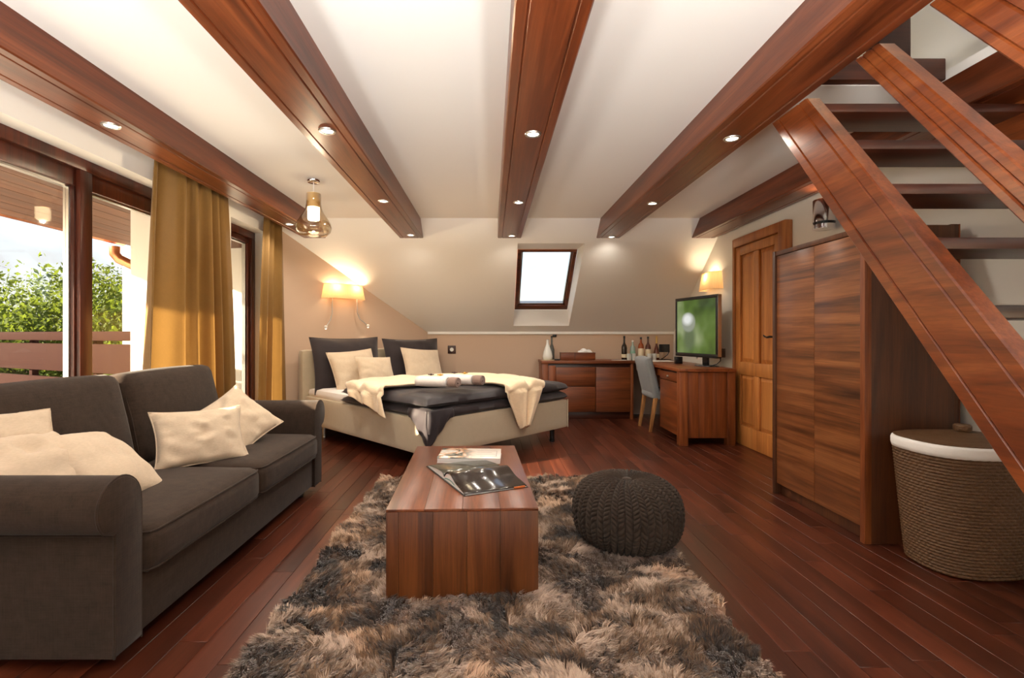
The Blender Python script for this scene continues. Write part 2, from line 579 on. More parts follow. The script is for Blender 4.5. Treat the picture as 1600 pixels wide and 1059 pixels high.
def rounded(x0, x1, y0, y1, z0, z1, r=0.04, puff=(0, 0, 0), n=10, mat=None, g=None):
    """rounded, slightly bulging box made of six grids welded by position"""
    g = g or G()
    c = Vector(((x0 + x1) / 2, (y0 + y1) / 2, (z0 + z1) / 2))
    h = Vector(((x1 - x0) / 2, (y1 - y0) / 2, (z1 - z0) / 2))
    bm = bmesh.new()
    bmesh.ops.create_cube(bm, size=2.0)
    bmesh.ops.subdivide_edges(bm, edges=bm.edges[:], cuts=n, use_grid_fill=True)
    vs = []
    for v in bm.verts:
        q = []
        for k in range(3):
            t = v.co[k]
            inner = max(h[k] - r, 0.001)
            # spread the samples: the outer cells hold the rounding
            s = math.copysign(min(abs(t) / 0.8, 1.0) * inner + max(abs(t) - 0.8, 0) / 0.2 * r, t)
            q.append(s)
        q = Vector(q)
        ci = Vector([max(-(h[k] - r), min(h[k] - r, q[k])) for k in range(3)])
        d = q - ci
        mx = max(abs(d[0]), abs(d[1]), abs(d[2]))
        if d.length > 1e-9:
            d = d.normalized() * mx
        p = ci + d
        u = [p[k] / h[k] for k in range(3)]
        w = [max(0, 1 - u[k] ** 2) for k in range(3)]
        p = Vector((p[0] + puff[0] * u[0] * w[1] * w[2], p[1] + puff[1] * u[1] * w[0] * w[2], p[2] + puff[2] * u[2] * w[0] * w[1]))
        vs.append(c + p)
    bm.verts.index_update()
    fs = [tuple(v.index for v in f.verts) for f in bm.faces]
    bm.free()
    return g.add(vs, fs, mat)


def vnoise(x, y, seed=0):
    """vectorised value noise on numpy arrays, about 0..1"""
    r = np.random.default_rng(seed)
    t = r.random((64, 64))
    xi = np.floor(x).astype(int)
    yi = np.floor(y).astype(int)
    fx = x - xi
    fy = y - yi
    fx = fx * fx * (3 - 2 * fx)
    fy = fy * fy * (3 - 2 * fy)
    a = t[xi % 64, yi % 64]
    b = t[(xi + 1) % 64, yi % 64]
    c = t[xi % 64, (yi + 1) % 64]
    d = t[(xi + 1) % 64, (yi + 1) % 64]
    return (a * (1 - fx) + b * fx) * (1 - fy) + (c * (1 - fx) + d * fx) * fy


def frame_matrix(center, normal, up):
    n = Vector(normal).normalized()
    u = Vector(up)
    u = (u - n * u.dot(n)).normalized()
    x = u.cross(n).normalized()
    m = Matrix.Identity(4)
    for i in range(3):
        m[i][0], m[i][1], m[i][2], m[i][3] = x[i], u[i], n[i], center[i]
    return m


def pillow(name, label, cat, center, normal, up, w, h, t, mat, seed=1, group=None, bow=0.07, wrinkle=0.012, fold=0.0, n=26, seam='same'):
    """a stuffed square cushion with pointed corners; top and bottom panels and a piping seam"""
    mtx = frame_matrix(center, normal, up)
    lin_ = np.linspace(-1, 1, n)
    U, V = np.meshgrid(lin_, lin_, indexing='ij')
    X = U * (1 - bow * (1 - V ** 2)) * w / 2
    Y = V * (1 - bow * (1 - U ** 2)) * h / 2
    prof = np.maximum(0, (1 - np.abs(U) ** 2.6)) ** 0.55 * np.maximum(0, (1 - np.abs(V) ** 2.6)) ** 0.55
    wr = (vnoise(U * 3 + 10, V * 3 + 10, seed) - 0.5) * 2 + (vnoise(U * 7 + 20, V * 7 + 20, seed + 1) - 0.5)
    ang = 0.6 + seed * 0.9
    crease = np.sin((U * math.cos(ang) + V * math.sin(ang)) * 9 + wr * 2.0)
    edge = prof * (1.3 - prof)
    bend = fold * (U ** 2)
    zt = prof * t / 2 + wr * wrinkle * prof + crease * wrinkle * 0.9 * edge + bend
    zb = -prof * t / 2 + bend
    top = [[(X[i, j], Y[i, j], zt[i, j]) for j in range(n)] for i in range(n)]
    vs = [p for r in top for p in r]
    idx = {}
    fs = []
    for i in range(n - 1):
        for j in range(n - 1):
            fs.append((i * n + j, (i + 1) * n + j, (i + 1) * n + j + 1, i * n + j + 1))
    low = {}
    for i in range(n):
        for j in range(n):
            if i in (0, n - 1) or j in (0, n - 1):
                low[(i, j)] = i * n + j
            else:
                low[(i, j)] = len(vs)
                vs.append((X[i, j], Y[i, j], zb[i, j]))
    for i in range(n - 1):
        for j in range(n - 1):
            fs.append((low[(i, j)], low[(i, j + 1)], low[(i + 1, j + 1)], low[(i + 1, j)]))
    base = thing(name, label, cat, loc=tuple(center), group=group)
    g = G().add(vs, fs, mtx)
    o = g.obj('cover', mat, base, smooth=True, angle=70)
    ring = [(X[i, 0], Y[i, 0], bend[i, 0]) for i in range(n)] + [(X[-1, j], Y[-1, j], bend[-1, j]) for j in range(1, n)] + [(X[i, -1], Y[i, -1], bend[i, -1]) for i in range(n - 2, -1, -1)] + [(X[0, j], Y[0, j], bend[0, j]) for j in range(n - 2, 0, -1)]
    G().tube([mtx @ Vector(p) for p in ring], 0.0035, 6, closed=True).obj('seam', mat, base, smooth=True)
    return base

# ================================================================== THE ROOM
XR = 2.50                 # right wall
XL = -2.30                # window wall
YB = 6.75                 # knee wall under the roof slope
YF = -1.80                # wall behind the camera
ZC = 2.32                 # flat ceiling
ZBEAM = 2.15              # underside of the beams
KNEE = 1.115
SL = 0.788                # roof slope (rise per metre)
YCR = YB - (ZC - KNEE) / SL   # crease between flat ceiling and slope


def slope_z(y):
    return KNEE + SL * (YB - y)


def slope_y(z):
    return YB - (z - KNEE) / SL


AX0, AY0 = XL, 5.33       # the wall behind the bed runs diagonally
AX1, AY1 = -0.863, YB

# ---- floor: a base slab with every plank laid on it
floor = struct('floor', G().prism([(XL - 0.2, YF), (XR + 0.05, YF), (XR + 0.05, YB + 0.05), (AX1 - 0.05, YB + 0.05), (XL - 0.2, AY0 - 0.1)], 'z', -0.10, -0.014), 'floor_base', label='dark red hardwood plank floor under the furniture', cat='floor')
PW = 0.10
plank_mesh = {}
rest = G()
rows = int(round((XR - XL) / PW))
n_planks = 0
prand = random.Random(5)
for i in range(rows):
    xa = XL + i * PW
    ymax = YB if xa > AX1 else min(YB, AY0 + (xa - AX0) * (AY1 - AY0) / (AX1 - AX0))
    y = YF - prand.random() * 0.9
    while y < ymax - 0.02:
        L = prand.choice((0.8, 1.0, 1.2, 1.35))
        ya, yb = max(y, YF), min(y + L, ymax)
        y += L
        if yb - ya < 0.03:
            continue
        # what the camera can see of it: in the frame and not under rug, sofa or bed
        vis = yb > 1.50 and (xa + PW) / max(yb, 0.1) > -1.02 and xa / max(yb, .1) < 1.10
        hid = (-0.78 < xa < 0.76 and yb < 3.6) or (-2.1 < xa < -1.35 and ya > 1.6 and yb < 3.4) or xa < -2.2 or (xa > 2.0 and 2.6 < ya and yb < 3.3)
        if not vis or hid or n_planks >= 296:
            rest.box(xa + 0.0006, xa + PW - 0.0006, ya + 0.0006, yb - 0.0006, -0.014, 0.0)
            continue
        key = round(yb - ya, 3)
        if key not in plank_mesh:
            g = G().box(-PW / 2 + 0.0006, PW / 2 - 0.0006, -key / 2 + 0.0006, key / 2 - 0.0006, -0.014, 0.0)
            o = g.obj('plank', 'floor', None, bevel=0.0012, seg=1)
            plank_mesh[key] = o.data
        else:
            o = bpy.data.objects.new('plank', plank_mesh[key])
            C.objects.link(o)
        o.parent = floor
        o.location = (xa + PW / 2, (ya + yb) / 2, 0)
        n_planks += 1
ro = rest.obj('plank_remainder', 'floor', floor)
tag(ro, kind='stuff')

# ---- ceiling (flat part, with the stair opening) and roof slope with the roof-window hole
OPX0, OPX1, OPY0, OPY1 = 1.42, 2.22, -0.50, 2.45
g = G()
g.box(XL - 0.25, OPX0, YF - 0.1, YCR, ZC, ZC + 0.05)
g.box(OPX0, OPX1, YF - 0.1, OPY0, ZC, ZC + 0.05)
g.box(OPX0, OPX1, OPY1, YCR, ZC, ZC + 0.05)
g.box(OPX1, XR + 0.1, YF - 0.1, YCR, ZC, ZC + 0.05)
ceiling = struct('ceiling', g, 'white', label='flat white plaster ceiling between dark beams', cat='ceiling')
# roof window opening on the slope
SX0, SX1 = 0.300, 1.050
SYT, SYB = 5.495, 6.636
FYT, FZT, FYB, FZB = 5.80, 2.09, 6.585, 1.42
g = G()


def slope_quad(xa, xb, ya, yb):
    z0, z1 = slope_z(ya), slope_z(yb)
    t = 0.04
    g.add([(xa, ya, z0), (xb, ya, z0), (xb, yb, z1), (xa, yb, z1), (xa, ya + t, z0 + t), (xb, ya + t, z0 + t), (xb, yb + t, z1 + t), (xa, yb + t, z1 + t)],
          [(0, 1, 2, 3), (7, 6, 5, 4), (0, 4, 5, 1), (1, 5, 6, 2), (2, 6, 7, 3), (3, 7, 4, 0)])


YE = YB + 0.12
slope_quad(XL - 0.1, SX0, YCR, YE)
slope_quad(SX1, XR + 0.1, YCR, YE)
slope_quad(SX0, SX1, YCR, SYT)
slope_quad(SX0, SX1, SYB, YE)
struct('ceiling_slope', g, 'white', label='sloping white plaster ceiling over the bed and desk', cat='ceiling')
# reveal of the roof window
g = G()
xl, xr2 = SX0 + 0.016, SX1 - 0.03
zt, zb = slope_z(SYT), slope_z(SYB)
g.add([(SX0, SYT, zt), (SX1, SYT, zt), (SX1, SYB, zb), (SX0, SYB, zb), (xl, FYT, FZT), (xr2, FYT, FZT), (xr2, FYB, FZB), (xl, FYB, FZB)],
      [(0, 1, 5, 4), (1, 2, 6, 5), (2, 3, 7, 6), (3, 0, 4, 7)])
struct('trim_1', g, 'trim_white', label='white boxed reveal around the small roof window', cat='reveal')
sky = tag(bpy.data.objects.new('window_3', None), 'small roof window with a brown wooden frame in the sloping ceiling', 'window', kind='structure')
C.objects.link(sky)
sky.location = (0.67, 6.19, 1.755)
vu = Vector((0, FYB - FYT, FZB - FZT))
Ls = vu.length
ud = vu.normalized()
nd = Vector((1, 0, 0)).cross(ud)
if nd.y < 0:
    nd = -nd


def sk(x, s, d):
    return Vector((x, FYT, FZT)) + ud * s + nd * d


def sk_box(x0, x1, s0, s1, d0, d1, name, mat, bev=0.004):
    gg = G()
    vs = [sk(x0, s0, d0), sk(x1, s0, d0), sk(x1, s1, d0), sk(x0, s1, d0), sk(x0, s0, d1), sk(x1, s0, d1), sk(x1, s1, d1), sk(x0, s1, d1)]
    gg.add(vs, [(0, 3, 2, 1), (4, 5, 6, 7), (0, 1, 5, 4), (1, 2, 6, 5), (2, 3, 7, 6), (3, 0, 4, 7)])
    return gg.obj(name, mat, sky, bevel=bev)


fw = 0.045
sk_box(xl, xr2, 0, fw, 0, 0.08, 'frame_rail', 'sky_frame')
sk_box(xl, xr2, Ls - fw * 1.6, Ls, 0, 0.08, 'frame_rail', 'sky_frame')
sk_box(xl, xl + fw, fw, Ls - fw * 1.6, 0, 0.08, 'frame_stile', 'sky_frame')
sk_box(xr2 - fw, xr2, fw, Ls - fw * 1.6, 0, 0.08, 'frame_stile', 'sky_frame')
g2 = 0.022
for a in ((xl + fw, xr2 - fw, fw, fw + g2), (xl + fw, xr2 - fw, Ls - fw * 1.6 - g2, Ls - fw * 1.6), (xl + fw, xl + fw + g2, fw, Ls - fw * 1.6), (xr2 - fw - g2, xr2 - fw, fw, Ls - fw * 1.6)):
    sk_box(*a, 0.03, 0.075, 'sash_edge', 'steel', 0.002)
sk_box(xl + fw, xr2 - fw, fw, Ls - fw * 1.6, 0.055, 0.061, 'pane', 'glass', 0)

# ---- walls
struct('wall_back', G().box(AX1 - 0.05, XR + 0.1, YB, YB + 0.1, 0, KNEE + 0.06), 'taupe', label='low taupe knee wall under the sloping ceiling', cat='wall')
struct('trim_2', G().box(AX1, XR, YB - 0.018, YB, KNEE - 0.022, KNEE + 0.012), 'trim_white', label='thin white batten along the top of the knee wall', cat='trim')
d = Vector((AX1 - AX0, AY1 - AY0, 0)).normalized()
nrm = Vector((-d.y, d.x, 0))
g = G()
p0 = Vector((AX0, AY0, 0)) - d * 0.05
p1 = Vector((AX1, AY1, 0)) + d * 0.05
pts = [p0, p1, p1 + nrm * 0.12, p0 + nrm * 0.12]
vs = []
for p in pts:
    vs.append((p.x, p.y, 0))
for p in pts:
    vs.append((p.x, p.y, min(ZC + 0.02, slope_z(p.y) + 0.06)))
# the slope meets the ceiling inside this wall: add a break point
pc = p0 + (p1 - p0) * ((YCR - p0.y) / (p1.y - p0.y)) if p0.y < YCR < p1.y else None
g.add(vs, [(0, 1, 5, 4), (2, 3, 7, 6), (1, 2, 6, 5), (3, 0, 4, 7), (4, 5, 6, 7), (0, 3, 2, 1)])
struct('wall_diagonal', g, 'taupe', label='diagonal taupe wall behind the bed headboard', cat='wall')
struct('wall_right', G().box(XR, XR + 0.1, YF - 0.1, YB + 0.1, 0, ZC), 'wall_white', label='pale wall with the panelled door and wardrobe', cat='wall')
W1Y0, W1Y1, W2Y0, W2Y1, LINT = 2.00, 3.95, 4.36, 5.06, 2.128
XO = XL - 0.25
g = G()
g.box(XO, XL, YF - 0.1, W1Y0, 0, ZC)
g.box(XO, XL, W1Y1, W2Y0, 0, LINT)
g.box(XO, XL, W2Y1, 5.42, 0, LINT)
g.box(XO, XL, W1Y0, 5.42, LINT, ZC)
struct('wall_left', g, 'wall_white', label='pale window wall behind the curtains', cat='wall')
# wall behind the camera; its wide unseen glazing is added for more daylight
g = G()
g.box(XL, XR, YF - 0.1, YF, 2.16, ZC)
g.box(XL, -2.1, YF - 0.1, YF, 0, 2.16)
g.box(1.9, XR, YF - 0.1, YF, 0, 2.16)
struct('wall_front', g, 'wall_white', label='gable wall opposite the knee wall, its wide unseen glazing added for daylight', cat='wall')


def window(name, label, axis, pos, a0, a1, z0, z1, posts, mat='win_frame', fw=0.08, depth=0.07, sash=0.09, ss=0.03):
    """frame, mullions, sashes and panes; axis 'x' = window lies in a plane X = pos and runs along Y"""
    w = bpy.data.objects.new(name, None)
    C.objects.link(w)
    tag(w, label, 'window', kind='structure')
    w.location = (pos, (a0 + a1) / 2, z0) if axis == 'x' else ((a0 + a1) / 2, pos, z0)

    def bx(nm, s0, s1, za, zb, d0, d1, mt, bev=0.004, parent=w):
        if axis == 'x':
            return G().box(pos + d0, pos + d1, s0, s1, za, zb).obj(nm, mt, parent, bevel=bev)
        return G().box(s0, s1, pos + d0, pos + d1, za, zb).obj(nm, mt, parent, bevel=bev)
    bx('frame_rail', a0, a1, z1 - fw, z1, 0, depth, mat)
    bx('frame_rail', a0, a1, z0, z0 + fw, 0, depth, mat)
    cuts = [(a0, a0 + fw)] + posts + [(a1 - fw, a1)]
    for c0, c1 in cuts:
        bx('frame_post', c0, c1, z0 + fw, z1 - fw, 0, depth, mat)
    for k in range(len(cuts) - 1):
        s0, s1 = cuts[k][1], cuts[k + 1][0]
        za, zb = z0 + fw, z1 - fw
        bx('sash_rail', s0, s1, zb - sash, zb, -0.02, depth - 0.025, mat, 0.003)
        bx('sash_rail', s0, s1, za, za + sash, -0.02, depth - 0.025, mat, 0.003)
        bx('sash_stile', s0, s0 + ss, za + sash, zb - sash, -0.02, depth - 0.025, mat, 0.003)
        bx('sash_stile', s1 - ss, s1, za + sash, zb - sash, -0.02, depth - 0.025, mat, 0.003)
        bx('glazing_bead', s0 + ss, s1 - ss, zb - sash - 0.012, zb - sash, -0.012, 0.02, 'steel', 0)
        bx('glazing_bead', s1 - ss - 0.01, s1 - ss, za + sash, zb - sash - 0.012, -0.012, 0.02, 'steel', 0)
        bx('glazing_bead', s0 + ss, s0 + ss + 0.01, za + sash, zb - sash - 0.012, -0.012, 0.02, 'steel', 0)
        bx('pane', s0 + ss + 0.01, s1 - ss - 0.01, za + sash, zb - sash - 0.012, 0.0, 0.006, 'glass', 0)
    return w


window('window_1', 'wide dark-framed balcony window behind the sofa', 'x', -2.49, W1Y0, W1Y1, 0.0, LINT, [(2.905, 2.995)], fw=0.07, sash=0.10, ss=0.014)
window('window_2', 'narrow dark-framed balcony door between the two gold curtains', 'x', -2.49, W2Y0, W2Y1, 0.0, LINT, [], fw=0.07, sash=0.05)
window('window_4', 'unseen full-width glazing added in the gable wall for daylight', 'y', YF - 0.06, -2.1, 1.9, 0.0, 2.16, [(-0.80, -0.74), (0.54, 0.60)], fw=0.06, sash=0.05)  # panes out of view, added so more sky light reaches the ceiling

# ---- attic storey above the stair opening
g = G()
g.box(0.55, XR + 0.1, 4.2, 4.3, ZC + 0.05, 4.3)
g.box(0.45, 0.55, -1.1, 4.3, ZC + 0.05, 4.3)
g.box(XR, XR + 0.1, -1.1, 4.3, ZC, 4.3)
g.box(0.45, XR + 0.1, -1.2, -1.1, ZC + 0.05, 4.3)
struct('wall_loft', g, 'wall_white', label='white walls of the loft seen through the stair opening', cat='wall')
g = G()
g.box(0.45, 1.2, -1.2, 4.3, 4.3, 4.36)
g.box(2.3, XR + 0.1, -1.2, 4.3, 4.3, 4.36)
g.box(1.2, 2.3, -1.2, 0.4, 4.3, 4.36)
g.box(1.2, 2.3, 3.2, 4.3, 4.3, 4.36)
struct('ceiling_loft', g, 'white', label='white loft ceiling with a roof opening above the stairs', cat='ceiling')
window('window_5', 'roof glazing high above the stairs', 'y', 9.0, 1.2, 2.3, 0, 2.8, [(1.72, 1.78)], fw=0.05, sash=0.03)
w5 = bpy.data.objects['window_5']
w5.location = (1.75, 0.4, 4.37)
w5.rotation_euler = (-PI / 2, 0, 0)

# ---- exposed beams with beaded edges, cut to the slope
BEAMS = [(-2.06, -1.82), (-1.006, -0.746), (0.075, 0.333), (1.163, 1.42), (2.214, 2.47)]
BLAB = ['reddish pine ceiling beam along the curtained window wall', 'reddish pine ceiling beam beside the glass pendant lamp',
        'reddish pine ceiling beam running to the roof window', 'reddish pine ceiling beam that carries the stair stringer and rails', 'reddish pine ceiling beam along the wall above the door']
for (xa, xb), lab in zip(BEAMS, BLAB):
    gr, gd = 0.047, 0.006      # groove position and depth
    cs = [(xa, ZC), (xa, ZBEAM + 0.006), (xa + 0.006, ZBEAM), (xa + gr - 0.005, ZBEAM), (xa + gr, ZBEAM + gd), (xa + gr + 0.006, ZBEAM),
          (xb - gr - 0.006, ZBEAM), (xb - gr, ZBEAM + gd), (xb - gr + 0.005, ZBEAM), (xb - 0.006, ZBEAM), (xb, ZBEAM + 0.006), (xb, ZC)]
    g = G()
    n = len(cs)
    for x, z in cs:
        g.v.append((x, YF + 0.001, z))
    for x, z in cs:
        g.v.append((x, slope_y(z) + 0.004, z))
    for i in range(n):
        j = (i + 1) % n
        g.f.append((i, j, n + j, n + i))
    g.f.append(tuple(range(n)))
    g.f.append(tuple(range(2 * n - 1, n - 1, -1)))
    o = g.obj('ceiling_beam', 'beam', loc=((xa + xb) / 2, 2.0, ZBEAM))
    tag(o, lab, 'beam', 'exposed ceiling beams')

# ---- recessed spotlights in the beams
M['spot'] = emit('spot_lens', (1.0, 0.90, 0.74, 1), 14.0)
SPOTS = [(0, [(2.516, 'nearer the balcony window'), (4.75, 'above the narrow balcony door')], 'in the beam along the window wall'),
         (1, [(2.58, 'farthest from the sloping ceiling'), (3.93, 'beside the pendant lamp'), (5.26, 'at the sloping end')], 'in the beam beside the pendant lamp'),
         (2, [(2.62, 'farthest from the sloping ceiling'), (3.97, 'midway along'), (5.30, 'at the roof window')], 'in the beam running to the roof window'),
         (3, [(2.68, 'beside the stair stringer'), (4.0, 'midway along'), (5.36, 'at the sloping end')], 'in the beam carrying the stairs')]
SPOT_POWER = 34.0
for bi, spots, where in SPOTS:
    xa, xb = BEAMS[bi]
    xc = (xa + xb) / 2 + (0.02 if bi else 0.0)
    for y, extra in spots:
        t = thing('recessed_spotlight', 'round recessed spotlight %s, %s' % (where, extra), 'spotlight', (xc, y, ZBEAM), group='spotlights in the beams')
        G().lathe([(0.030, 0.001), (0.030, -0.003), (0.034, -0.007), (0.042, -0.006), (0.045, -0.001), (0.045, 0.001)], (xc, y, ZBEAM), 28, cap=False).obj('trim_ring', 'steel', t, smooth=True)
        G().lathe([(0.0, -0.0015), (0.030, -0.0015)], (xc, y, ZBEAM), 24, cap=False).obj('lens', 'spot', t, smooth=True)
        lamp('SPOT', (xc, y, ZBEAM - 0.012), SPOT_POWER, (1.0, 0.91, 0.78), 0.03, (xc, y, 0), spot=2.8, blend=0.8)

# ================================================================== STAIRS
TS = 1.27                       # steepness
SXA, SXB = 1.425, 1.485         # stringer thickness
stair = thing('staircase', 'steep open wooden staircase rising past the wardrobe to the loft', 'staircase', (1.9, 1.0, 0))
dirv = Vector((0, 1, TS)).normalized()
perp = Vector((0, -dirv.z, dirv.y))    # up and towards the foot of the stair


def sloped_member(name, x0, x1, ylow, ztop_y, depth, parent, mat, bead=0.03, y_foot=None, z_foot=0.0, line_y=2.5):
    """a plank leaning in a plane X = const: lower edge passes (line_y, ZBEAM); cut level at the beam and at z_foot"""
    def low(z):
        return line_y + (z - ZBEAM) / TS
    k = depth / (dirv.z)              # horizontal run of the depth
    gd, b = 0.006, bead
    # section across: s = distance from lower edge (towards the foot), x
    sec = [(0, x1), (0, x0 + 0.005), (0.005, x0), (b - 0.004, x0), (b, x0 + gd), (b + 0.006, x0), (depth - b - 0.006, x0), (depth - b, x0 + gd), (depth - b + 0.004, x0), (depth - 0.005, x0), (depth, x0 + 0.005), (depth, x1)]
    g = G()
    n = len(sec)
    for z in (z_foot, ztop_y):
        for s, x in sec:
            g.v.append((x, low(z) - s / dirv.z, z))
    for i in range(n):
        j = (i + 1) % n
        g.f.append((i, j, n + j, n + i))
    g.f.append(tuple(range(n)))
    g.f.append(tuple(range(2 * n - 1, n - 1, -1)))
    return g.obj(name, mat, parent)


sloped_member('stringer', SXA, SXB, 0, ZBEAM, 0.215, stair, 'stair', 0.045, line_y=2.5)
sloped_member('stringer', 2.42, 2.48, 0, ZBEAM, 0.215, stair, 'stair', 0.045, line_y=2.5)
rail_t = stair
sloped_member('lower_handrail', SXA - 0.005, SXB - 0.005, 0, ZBEAM, 0.092, stair, 'stair', 0.028, line_y=1.925, z_foot=0.62)
sloped_member('upper_handrail', SXA - 0.005, SXB + 0.025, 0, ZBEAM, 0.125, stair, 'stair', 0.030, line_y=1.600, z_foot=1.02)
G().box(SXA - 0.02, SXB + 0.03, 0.62, 0.72, 0, 1.22).obj('newel_post', 'stair', stair, bevel=0.006)
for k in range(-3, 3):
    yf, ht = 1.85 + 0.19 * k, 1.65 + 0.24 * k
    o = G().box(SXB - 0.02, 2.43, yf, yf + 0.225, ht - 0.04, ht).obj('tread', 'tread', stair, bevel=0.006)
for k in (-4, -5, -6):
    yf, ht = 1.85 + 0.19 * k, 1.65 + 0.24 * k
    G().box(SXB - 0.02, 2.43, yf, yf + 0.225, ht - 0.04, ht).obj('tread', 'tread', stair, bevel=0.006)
# landing edge in the opening and post on it
landing = tag(G().box(OPX0, OPX1 - 0.002, OPY1 - 0.05, OPY1 + 0.12, ZC + 0.004, ZC + 0.11).obj('landing_board', 'tread', loc=((OPX0 + OPX1) / 2, OPY1, ZC), bevel=0.006), 'dark wooden landing board edging the stair opening in the ceiling', 'board')
tag(G().box(1.93, 2.09, OPY1 + 0.0, OPY1 + 0.09, ZC + 0.11, 4.2).obj('loft_post', 'tread', loc=(2.01, OPY1 + 0.05, ZC + 0.11), bevel=0.006), 'dark wooden post standing on the stair landing in the loft', 'post')

# ================================================================== OUTSIDE
struct('ground', G().box(-90, -3.0, -40, 90, -3.3, -3.2), 'grass', label='green meadow below the balcony', cat='ground')
struct('floor_bounce_slab', G().box(-7.2, 4.5, -8.0, YF - 0.1, -0.2, -0.03), 'exterior', label='unseen pale slab added outside the gable to bounce sunlight indoors', cat='floor')  # out of view, added to throw sunlight up through the gable glazing
struct('floor_balcony', G().box(-7.2, XO, YF - 0.1, 7.6, -0.2, -0.03), 'exterior', label='pale balcony slab outside the window', cat='floor')
struct('wall_partition', G().box(-2.91, XO, 3.98, 4.30, -0.03, 2.10), 'exterior', label='white rendered pier beside the balcony window', cat='wall')
struct('wall_exterior', G().box(-4.3, XO, 5.75, 5.95, -0.03, 2.10), 'exterior', label='white rendered wall closing the balcony', cat='wall')
roof = struct('roof_overhang', G().add([(XO, -1.5, 2.14), (-3.95, -1.5, 2.08), (-3.95, 7.6, 2.08), (XO, 7.6, 2.14), (XO, -1.5, 2.4), (-3.95, -1.5, 2.16), (-3.95, 7.6, 2.16), (XO, 7.6, 2.4)],
               [(0, 1, 2, 3), (4, 7, 6, 5), (0, 4, 5, 1), (1, 5, 6, 2), (2, 6, 7, 3), (3, 7, 4, 0)]), 'soffit', label='boarded roof overhang above the balcony', cat='roof')
nb = 9
for k in range(nb):
    xa = XO - (1.38 / nb) * k - 0.003
    xb = XO - (1.38 / nb) * (k + 1) + 0.003
    za, zb = 2.135 - 0.06 * k / nb, 2.135 - 0.06 * (k + 1) / nb
    g = G().add([(xa, -1.4, za - 0.022), (xb, -1.4, zb - 0.022), (xb, 7.5, zb - 0.022), (xa, 7.5, za - 0.022), (xa, -1.4, za), (xb, -1.4, zb), (xb, 7.5, zb), (xa, 7.5, za)],
                [(0, 1, 2, 3), (4, 7, 6, 5), (0, 4, 5, 1), (1, 5, 6, 2), (2, 6, 7, 3), (3, 7, 4, 0)])
    g.obj('soffit_board', 'soffit', roof)
G().box(XO - 0.05, XO, -1.4, 7.5, 2.075, 2.112).obj('edge_batten', 'exterior', roof)
t = thing('gutter', 'copper gutter and curved downpipe under the eaves', 'gutter', (-3.98, 5.3, 1.9))
prof = [(-3.96, 2.18), (-3.965, 2.115), (-3.99, 2.08), (-4.03, 2.065), (-4.07, 2.08), (-4.095, 2.115), (-4.10, 2.18), (-4.105, 2.115), (-4.075, 2.075), (-4.03, 2.057), (-3.985, 2.075), (-3.955, 2.115)]
G().prism(prof, 'y', -1.4, 5.4).obj('trough', 'copper', t)
G().tube([(-4.03, 5.28, 2.03), (-4.03, 5.28, 1.95), (-4.0, 5.3, 1.90), (-3.9, 5.36, 1.84), (-3.8, 5.42, 1.79), (-3.72, 5.47, 1.77), (-3.62, 5.52, 1.77), (-3.5, 5.56, 1.76), (-3.4, 5.62, 1.74), (-3.36, 5.66, 1.66), (-3.36, 5.66, 0.0)], 0.05, 14).obj('downpipe', 'copper', t, smooth=True)

# balcony railing
A = Vector((-8.3, 7.25, 0))
B = Vector((-2.98, 4.71, 0))
dv = (B - A).normalized()
nv = Vector((-dv.y, dv.x, 0))
rl = thing('balcony_railing', 'balcony railing of wide reddish-brown boards beyond the window', 'railing', tuple((A + B) / 2))


def rail_box(name, s0, s1, z0, z1, t0, t1, mat):
    vs = []
    for z in (z0, z1):
        for s, tt in ((s0, t0), (s1, t0), (s1, t1), (s0, t1)):
            p = A + dv * s + nv * tt
            vs.append((p.x, p.y, z))
    return G().add(vs, [(0, 3, 2, 1), (4, 5, 6, 7), (0, 1, 5, 4), (1, 2, 6, 5), (2, 3, 7, 6), (3, 0, 4, 7)]).obj(name, mat, rl, bevel=0.01)


LR = (B - A).length
rail_box('top_rail', 0, LR, 1.02, 1.12, -0.06, 0.06, 'rail_board')
rail_box('board', 0, LR, 0.67, 0.985, -0.02, 0.02, 'rail_board')
rail_box('board', 0, LR, 0.24, 0.60, -0.02, 0.02, 'rail_board')
rail_box('board', 0, LR, -0.1, 0.19, -0.02, 0.02, 'rail_board')
for s in (0.1, 1.5, 3.0, 4.4, 5.8):
    rail_box('post', s - 0.04, s + 0.04, -0.03, 1.03, 0.02, 0.09, 'rail_board')


